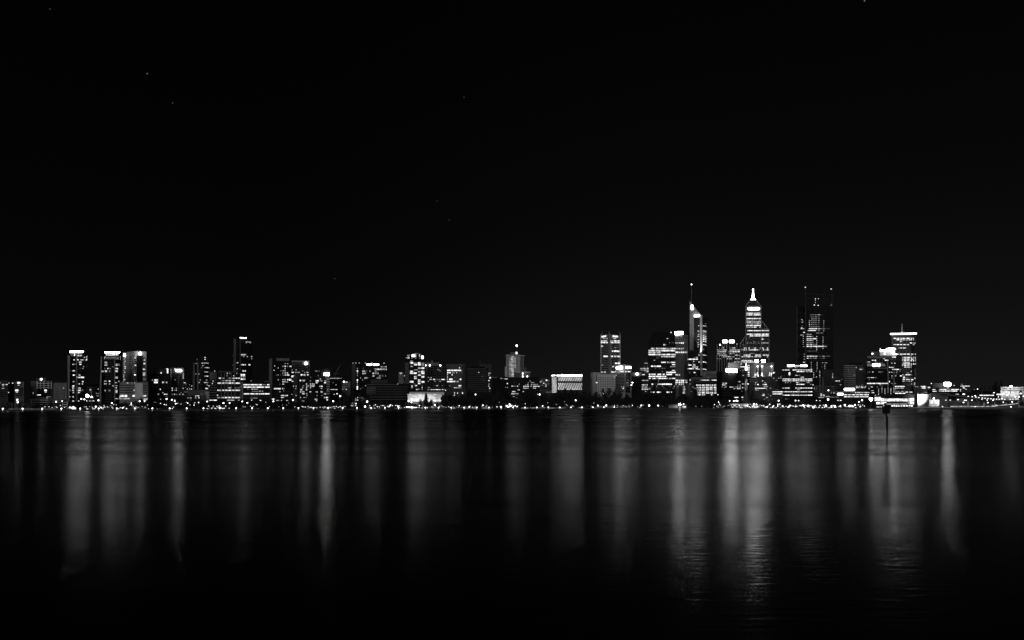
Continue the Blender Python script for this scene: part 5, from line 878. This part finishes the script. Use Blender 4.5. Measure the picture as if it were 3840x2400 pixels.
# the dense row of lights along the quay in the centre and on the right
for x in range(2780, 3250, 17):
    xx = x + random.uniform(-8, 8); zlamp(xx, 1524 + random.uniform(-4, 3), random.choice((1.4, 1.8, 2.4, 3.2, 4.8)), 8 + random.uniform(0, 8), random.choice(('lamp', 'lamp_small')), text='round quay lamp low over the water', name='quay_lamp', group='quay lamps near the river edge')

# low bollard lights, denser where the photograph is busier
def bollards(x0, x1, n, y0, y1, r=1.5, mat='lamp_small', jit=.45):
    for i in range(n):
        px = x0 + (x1 - x0) * (i + .5 + random.uniform(-jit, jit)) / n; py = random.uniform(y0, y1); Y = shore(px) + random.uniform(7, 24); c = at(px, py, Y)
        if c.z < GROUND + .35: c.z = GROUND + random.uniform(.4, 1.0)
        o = empty('light_bollard', (c.x, Y, GROUND)); s_ = r * random.uniform(.45, 1.0) * Y / F_PX
        inst('lamp_head', 'box', mat, c, (s_ * 2.2, s_ * 1.4, s_ * 1.6), 0, o); inst('post', 'pole', 'dark_steel', (c.x, Y, GROUND), (.12, .12, max(.2, c.z - GROUND)), 0, o)
        small(o, px, 'small path light at the water side', 'path light', 'small path lights along the promenade')
bollards(160, 250, 7, 1520, 1533); bollards(315, 420, 14, 1522, 1532); bollards(380, 490, 12, 1516, 1532); bollards(495, 560, 6, 1512, 1530)
bollards(600, 760, 9, 1508, 1528); bollards(780, 860, 16, 1522, 1532, 1.8); bollards(910, 985, 10, 1500, 1528); bollards(985, 1110, 8, 1503, 1528, 1.2)
bollards(1130, 1300, 24, 1522, 1530, 1.7); bollards(1380, 1500, 16, 1518, 1530, 1.8); bollards(1500, 1640, 16, 1524, 1530); bollards(1640, 1790, 16, 1518, 1530, 1.3)
bollards(1790, 1940, 14, 1522, 1530, 1.2); bollards(1985, 2045, 12, 1528, 1531, 1.0, jit=.1); bollards(2110, 2220, 7, 1520, 1530, 1.1); bollards(2330, 2420, 8, 1518, 1529, 1.4)
bollards(2675, 2760, 12, 1518, 1529, 1.2); bollards(2770, 3240, 70, 1518, 1530, 1.9)
# thin glowing rail strips
for k, (x0, x1, y) in enumerate(((32, 212, 1533.6), (1525, 1560, 1529.6), (1740, 1783, 1529.8), (1806, 1842, 1530), (1954, 1981, 1530), (2060, 2087, 1530.2), (2092, 2115, 1530), (2221, 2245, 1530.2), (1380, 1400, 1530))):
    oo = tube_strip([(x0, y), ((x0 + x1)/2, y), (x1, y)], 3, 1.6, 'lit_mid' if k else 'lit_dim', 'light_rail')
    small(oo, (x0 + x1) / 2, 'thin glowing rail strip low on the promenade', 'light strip', 'glowing rail strips on the promenade')
for x0, x1, y0, y1 in ((1525, 1563, 1526, 1531), (1898, 1940, 1521, 1526)): bollards(x0, x1, 7, y0, y1, 2.2, 'lamp')
# marquee
zoom(0, 1230, 4.582)
b = Bld('marquee', 'glowing white event marquee at the water edge below the leftmost crowned tower', 'glowing white marquee', 1180, 1310, 1372, 16, 'white_paint', depth=9, roof=False)
b.poly([(1176, 1372), (1200, 1346), (1232, 1360), (1258, 1340), (1292, 1362), (1314, 1372)], 'lit_hi', 'roof', dy=-1, depth=10); b.panel(1184, 1306, 1374, 1394, 'lit_hi', out=.3); b.done()

# ------------------------------------------------------------------ cars on the riverside drive
def car_parts():
    prof = [(-2.2, .35), (-2.2, .85), (-1.5, .95), (-.9, 1.42), (.7, 1.45), (1.4, .98), (2.15, .85), (2.2, .35)]
    vs = [(x, -.86, z) for x, z in prof] + [(x, .86, z) for x, z in prof]; n = len(prof)
    fs = [tuple(range(n))[::-1], tuple(range(n, 2*n))] + [(i, (i+1) % n, n + (i+1) % n, n + i) for i in range(n)]
    me = bpy.data.meshes.new('car_body'); me.from_pydata(vs, [], fs); me.materials.append(MATS['dull']); me.update(); return me
CAR = car_parts()
for k, px in enumerate([118, 142, 205, 262, 322, 338, 350, 395, 412, 452, 470, 520, 548, 600, 640, 715, 770, 790, 805, 825, 850, 905, 960, 1010, 1150, 1170, 1200, 1222, 1250, 1290, 1400, 1430, 1480, 1610, 1700, 1760, 1850, 1900, 2170, 2320, 2360, 2700, 2900, 2960, 3040, 3110]):
    Y = shore(px) + 16 + (k % 3) * 3; x = (px - 1920) * Y / F_PX
    o = bpy.data.objects.new('parked_car', None); col.objects.link(o); o.location = (x, Y, GROUND + .02)
    bo = bpy.data.objects.new('body', CAR); col.objects.link(bo); bo.parent = o; bo.location = (0, 0, 0)
    for sx_ in (-1.35, 1.35):
        for sy_ in (-.8, .8): w = inst('wheel', 'ball', 'black_wall', (0, 0, 0), (.33, .12, .33), 0); w.parent = o; w.location = (sx_, sy_, .33)
    for sy_ in (-.6, .6): w = inst('headlight', 'ball', 'lamp', (0, 0, 0), (.16, .22, .14), 0); w.parent = o; w.location = (-2.2 if k % 2 else 2.2, sy_, .68)
    o.rotation_euler = (0, 0, random.uniform(-1.1, 1.1)); small(o, px, 'small dark car with its lights on, on the riverside drive', 'car', 'cars along the riverside drive')

# ------------------------------------------------------------------ trees
def crown_mesh(kind, seed):
    rnd = random.Random(seed); vs, fs = [], []
    lobes = []
    if kind == 'round':
        for _ in range(11):
            a = rnd.uniform(0, 6.28); rr = rnd.uniform(.05, .62) ** .8; lobes.append((rr*math.cos(a), rr*math.sin(a), rnd.uniform(.34, .86) - rr*.25, rnd.uniform(.18, .34)))
        lobes += [(0, 0, .8, .24), (-.5, 0, .42, .22), (.5, .1, .42, .22), (0, 0, .45, .35)]
    elif kind == 'tall':
        for _ in range(11): z = rnd.uniform(.25, .92); rr = (1 - z) * .5; a = rnd.uniform(0, 6.28); lobes.append((rr*math.cos(a), rr*math.sin(a), z, rnd.uniform(.12, .26)))
        lobes.append((0, 0, .93, .12))
    else:
        for i in range(12): z = .2 + .065 * i; lobes.append((rnd.uniform(-.05, .05), rnd.uniform(-.05, .05), z, .42 * (1.04 - z)))
    for (lx, ly, lz, lr) in lobes:
        for _ in range(75):
            while True:
                d = Vector((rnd.uniform(-1, 1), rnd.uniform(-1, 1), rnd.uniform(-1, 1)))
                if .1 < d.length < 1: break
            d = d.normalized() * (d.length ** .45) * rnd.uniform(.8, 1.12)
            c = Vector((lx, ly, lz)) + Vector((d.x*lr, d.y*lr, d.z*lr*(.75 if kind != 'conifer' else .35)))
            u = Vector((rnd.uniform(-1, 1), rnd.uniform(-1, 1), rnd.uniform(-1, 1))).normalized(); v = u.orthogonal().normalized(); s = rnd.uniform(.022, .055)
            b = len(vs); vs += [c - u*s - v*s*.6, c + u*s - v*s*.6, c + u*s*.8 + v*s*.6, c - u*s + v*s*.7]; fs.append((b, b+1, b+2, b+3))
    me = bpy.data.meshes.new('crown_' + kind); me.from_pydata([tuple(q) for q in vs], [], fs); me.materials.append(MATS['leaves']); me.update(); return me
def trunk_mesh():
    vs, fs = [], []
    def limb(a, b, r0, r1, n=6):
        d = (b - a).normalized(); u = d.orthogonal().normalized(); v = d.cross(u); base = len(vs)
        for q, r in ((a, r0), (b, r1)):
            for k in range(n): t_ = 2*math.pi*k/n; vs.append(q + u*math.cos(t_)*r + v*math.sin(t_)*r)
        for k in range(n): fs.append((base + k, base + (k+1) % n, base + n + (k+1) % n, base + n + k))
    limb(Vector((0, 0, 0)), Vector((.02, 0, .34)), .038, .026)
    for (x, y, z) in ((-.34, .05, .58), (.33, -.08, .6), (.05, .3, .62), (-.05, -.25, .66), (.03, 0, .8)): limb(Vector((.02, 0, .32)), Vector((x, y, z)), .022, .008)
    me = bpy.data.meshes.new('trunk'); me.from_pydata([tuple(q) for q in vs], [], fs); me.materials.append(MATS['bark']); me.update(); return me
CROWNS = {'round': [crown_mesh('round', s_) for s_ in (1, 2, 3, 4)], 'tall': [crown_mesh('tall', s_) for s_ in (5, 6)], 'conifer': [crown_mesh('conifer', 8)]}
TRUNK = trunk_mesh()
TXT = {'round': 'dark broad round-headed tree', 'tall': 'dark tall narrow-crowned tree', 'conifer': 'dark conical pine'}
def tree(px, top, wpx, off=34, kind='round'):
    Y = shore(px) + off; x = (px - 1920) * Y / F_PX; h = HC + (HY - top) * Y / F_PX - GROUND; w = wpx * Y / F_PX / 2 / (.8 if kind == 'round' else .42)
    o = bpy.data.objects.new('pine_tree' if kind == 'conifer' else 'tree', None); col.objects.link(o); o.location = (x, Y, GROUND)
    rz = random.uniform(0, 6.28)
    for nm, me in (('trunk', TRUNK), ('crown', random.choice(CROWNS[kind]))):
        c = bpy.data.objects.new(nm, me); col.objects.link(c); c.parent = o; c.scale = (w, w, h * .97); c.rotation_euler = (0, 0, rz)
    small(o, px, TXT[kind], 'tree', 'trees along the riverside park'); return o
def trees(x0, x1, n, t0, t1, w0, w1, off=(28, 44)):
    for i in range(n): tree(x0 + (x1 - x0) * (i + .5 + random.uniform(-.3, .3)) / n, random.uniform(t0, t1), random.uniform(w0, w1), random.uniform(*off), 'tall' if random.random() < .2 else 'round')
# (column, crown top row, crown width) read off the photograph
trees(0, 150, 5, 1502, 1512, 24, 36); trees(150, 260, 4, 1505, 1515, 22, 30); trees(262, 345, 4, 1500, 1512, 26, 40); trees(370, 480, 6, 1496, 1510, 24, 36)
tree(529, 1483, 24, 30); trees(480, 620, 7, 1500, 1512, 22, 34); trees(620, 790, 9, 1499, 1512, 24, 34); tree(760, 1496, 16, 30); trees(790, 985, 10, 1498, 1512, 24, 34); tree(885, 1495, 26)
trees(985, 1150, 8, 1502, 1512, 22, 32); trees(1120, 1300, 9, 1500, 1510, 22, 32); trees(1270, 1400, 6, 1462, 1500, 30, 44); trees(1330, 1440, 4, 1490, 1508, 28, 36); trees(1440, 1560, 7, 1504, 1513, 18, 26)
tree(1597, 1470, 32, 40, 'conifer'); tree(1578, 1494, 22, 38); tree(1616, 1496, 22, 38); trees(1530, 1680, 8, 1503, 1511, 18, 26)
trees(1660, 1790, 7, 1474, 1486, 34, 50); trees(1660, 1800, 6, 1492, 1505, 30, 40, (20, 30)); trees(1790, 1920, 7, 1466, 1480, 34, 50); tree(1866, 1464, 26, 40, 'tall')
trees(1800, 2000, 9, 1488, 1504, 30, 42, (20, 30)); trees(1900, 2040, 7, 1462, 1478, 36, 50); tree(2006, 1462, 40); tree(2045, 1470, 44)
for px, tp, w in ((2070, 1472, 38), (2098, 1454, 42), (2120, 1451, 44), (2142, 1455, 40), (2165, 1462, 42), (2190, 1460, 44), (2212, 1462, 40), (2235, 1466, 44), (2262, 1452, 34), (2281, 1450, 44), (2305, 1456, 46), (2322, 1466, 40), (2350, 1474, 44), (2378, 1478, 42), (2402, 1476, 40)): tree(px, tp, w, random.uniform(38, 50))
trees(2040, 2420, 16, 1484, 1502, 32, 46, (20, 30)); trees(2420, 2600, 9, 1476, 1486, 34, 46); trees(2420, 2620, 9, 1488, 1504, 30, 40, (20, 30)); trees(2590, 2700, 6, 1478, 1492, 32, 44); tree(2715, 1492, 34); trees(2700, 2790, 4, 1494, 1506, 26, 34)
for px, tp, w in ((2806, 1452, 30), (2822, 1460, 30), (2840, 1490, 30), (2862, 1496, 30), (2905, 1498, 30), (2925, 1492, 34), (2950, 1490, 38), (2985, 1494, 36), (3020, 1488, 40), (3050, 1490, 40), (3078, 1496, 36)): tree(px, tp, w, 36)
zoom(3440, 1380, 6.05)
for x, y, w, k in ((1440, 380, 50, 'round'), (1540, 385, 60, 'round'), (1640, 385, 60, 'round'), (1720, 320, 60, 'round'), (1785, 250, 120, 'round'), (1860, 320, 70, 'round'), (1905, 275, 50, 'tall'), (1960, 390, 60, 'round'), (2080, 350, 40, 'tall'), (2150, 400, 60, 'round'), (2260, 405, 60, 'round'), (2350, 400, 60, 'round'), (1330, 470, 40, 'round'), (1900, 560, 40, 'round'), (2340, 520, 60, 'tall')): tree(X_(x), Y_(y), w / ZS * 1.3, 330 if y < 500 else 100, k)
trees(3560, 3840, 9, 1500, 1512, 14, 22, (62, 72))
# palms at the left
def palm(px, top, wpx, off=14):
    Y = shore(px) + off; x = (px - 1920) * Y / F_PX; h = HC + (HY - top) * Y / F_PX - GROUND; r = wpx * Y / F_PX / 2
    o = empty('palm_tree', (x, Y, GROUND)); inst('trunk', 'pole', 'bark', (x, Y, GROUND), (.4, .4, h * .82), 0, o); vs, fs = [], []; rnd = random.Random(int(px))
    for k in range(26):
        a = 2*math.pi*k/26*1.618*3; up = rnd.uniform(-.2, 1.1); prev = None
        for j in range(6):
            t_ = j / 5; q = Vector((math.cos(a)*r*t_, math.sin(a)*r*t_, h*.80 + up*r*math.sin(t_*1.7) - r*.55*t_*t_)); wd = .5 * (1 - t_*.8) * (.3 if j == 0 else 1); n = Vector((-math.sin(a), math.cos(a), 0))
            vs += [q - n*wd - Vector((0, 0, .35*wd)), q + Vector((0, 0, .1)), q + n*wd - Vector((0, 0, .35*wd))]
            if j: b = len(vs) - 6; fs += [(b, b+1, b+4, b+3), (b+1, b+2, b+5, b+4)]
    mesh('fronds', vs, fs, 'palm_leaves', parent=o); small(o, px, 'shaggy palm lit from below', 'palm tree', 'palms at the left of the promenade')
for px, tp, w in ((14, 1512, 26), (45, 1508, 20), (82, 1502, 16), (106, 1516, 28), (344, 1492, 20), (500, 1505, 14), (508, 1503, 14), (690, 1508, 20)): palm(px, tp, w)
for px, e in ((30, 500), (64, 500), (100, 400)):
    s_ = bpy.data.lights.new('garden_light', 'POINT'); s_.energy = e; s_.shadow_soft_size = .3; so_ = bpy.data.objects.new('garden_uplight', s_); col.objects.link(so_); Y = shore(px) + 8; so_.location = ((px - 1920) * Y / F_PX, Y, 2.2)

# ------------------------------------------------------------------ river marker post
Y = 153.0; c = at(3326, 1661, Y); o = empty('marker_post', (c.x, Y, 0)); tag(o, 'dark leaning river marker post carrying a black square board, standing in the water', 'marker post')
vs, fs = [], []; n = 10
P = [(3326.5, 1675, 2.6), (3326, 1650, 2.9), (3327, 1625, 2.4), (3326.5, 1602, 4.4), (3326, 1570, 4.4), (3324, 1552, 3.0), (3322, 1535, 3.0), (3322, 1522, 2.6)]
for (px, py, r) in P:
    q = at(px, py, Y); rr = r * Y / F_PX
    for k in range(n): vs.append((q.x + rr*math.cos(2*math.pi*k/n) - c.x, rr*math.sin(2*math.pi*k/n), q.z))
for j in range(len(P) - 1):
    for k in range(n): a, b2 = j*n + k, j*n + (k+1) % n; fs.append((a, a + n, b2 + n, b2))
fs.append(tuple(range((len(P)-1)*n, len(P)*n)))
mesh('pile', vs, fs, 'marker_paint', parent=o, smooth=True)
zoom(3250, 1480, 6.3)
poly([(364, 262), (552, 256), (556, 440), (470, 452), (372, 442)], Y - .35, .12, 'marker_paint', 'board', o); poly([(380, 232), (402, 232), (402, 262), (380, 262)], Y - .3, .1, 'marker_paint', 'bracket', o); poly([(430, 236), (540, 244), (545, 258), (420, 262)], Y - .3, .5, 'marker_paint', 'cap', o)
q = at(X_(402), Y_(262), Y - .45); inst('marker_lamp', 'ball', 'lamp_small', q, (.07, .07, .07), 0, o)

# ------------------------------------------------------------------ labels of the small repeated things
def near_short(px, Y):
    best = None
    for (a, b2, yb, sname) in SHORTS:
        if a <= px <= b2 and yb > Y - 40 and (best is None or yb < best[0]): best = (yb, sname)
    if best is None:
        best = min(((min(abs(px - a), abs(px - b2)), sname) for (a, b2, yb, sname) in SHORTS), key=lambda r: r[0])
    return best[1]
ORD = ['leftmost', 'second from left', 'third from left', 'fourth from left', 'fifth from left', 'sixth from left', 'seventh from left', 'eighth from left', 'ninth from left', 'tenth from left']
cells = {}
for (o, px, text, cat, group) in SMALL: cells.setdefault((text, near_short(px, o.location.y)), []).append((px, o, cat, group))
for (text, sname), lst in cells.items():
    lst.sort(key=lambda r: r[0])
    for i, (px, o, cat, group) in enumerate(lst):
        where = f'before the {sname}'
        if len(lst) > 1:
            k = 'rightmost' if i == len(lst) - 1 else (ORD[i] if i < 10 else f'{i+1}th from left')
            lab = f'{text}, {where}, {k}'
        else: lab = f'{text}, {where}'
        if len(lab.split()) > 16: lab = lab.replace('standing ', '').replace(' with a round white head', '').replace(' with its lights on, on the riverside drive', ' with lit headlights').replace(' low on the promenade', '').replace(' at the water side', '').replace(' on the railing of the descending freeway ramp', ' on the ramp railing').replace(' low over the water', '')
        w = lab.split()
        tag(o, ' '.join(w[:16]), cat, group)
print('OBJECTS', len(bpy.data.objects), 'TOP', sum(1 for q in bpy.data.objects if not q.parent))
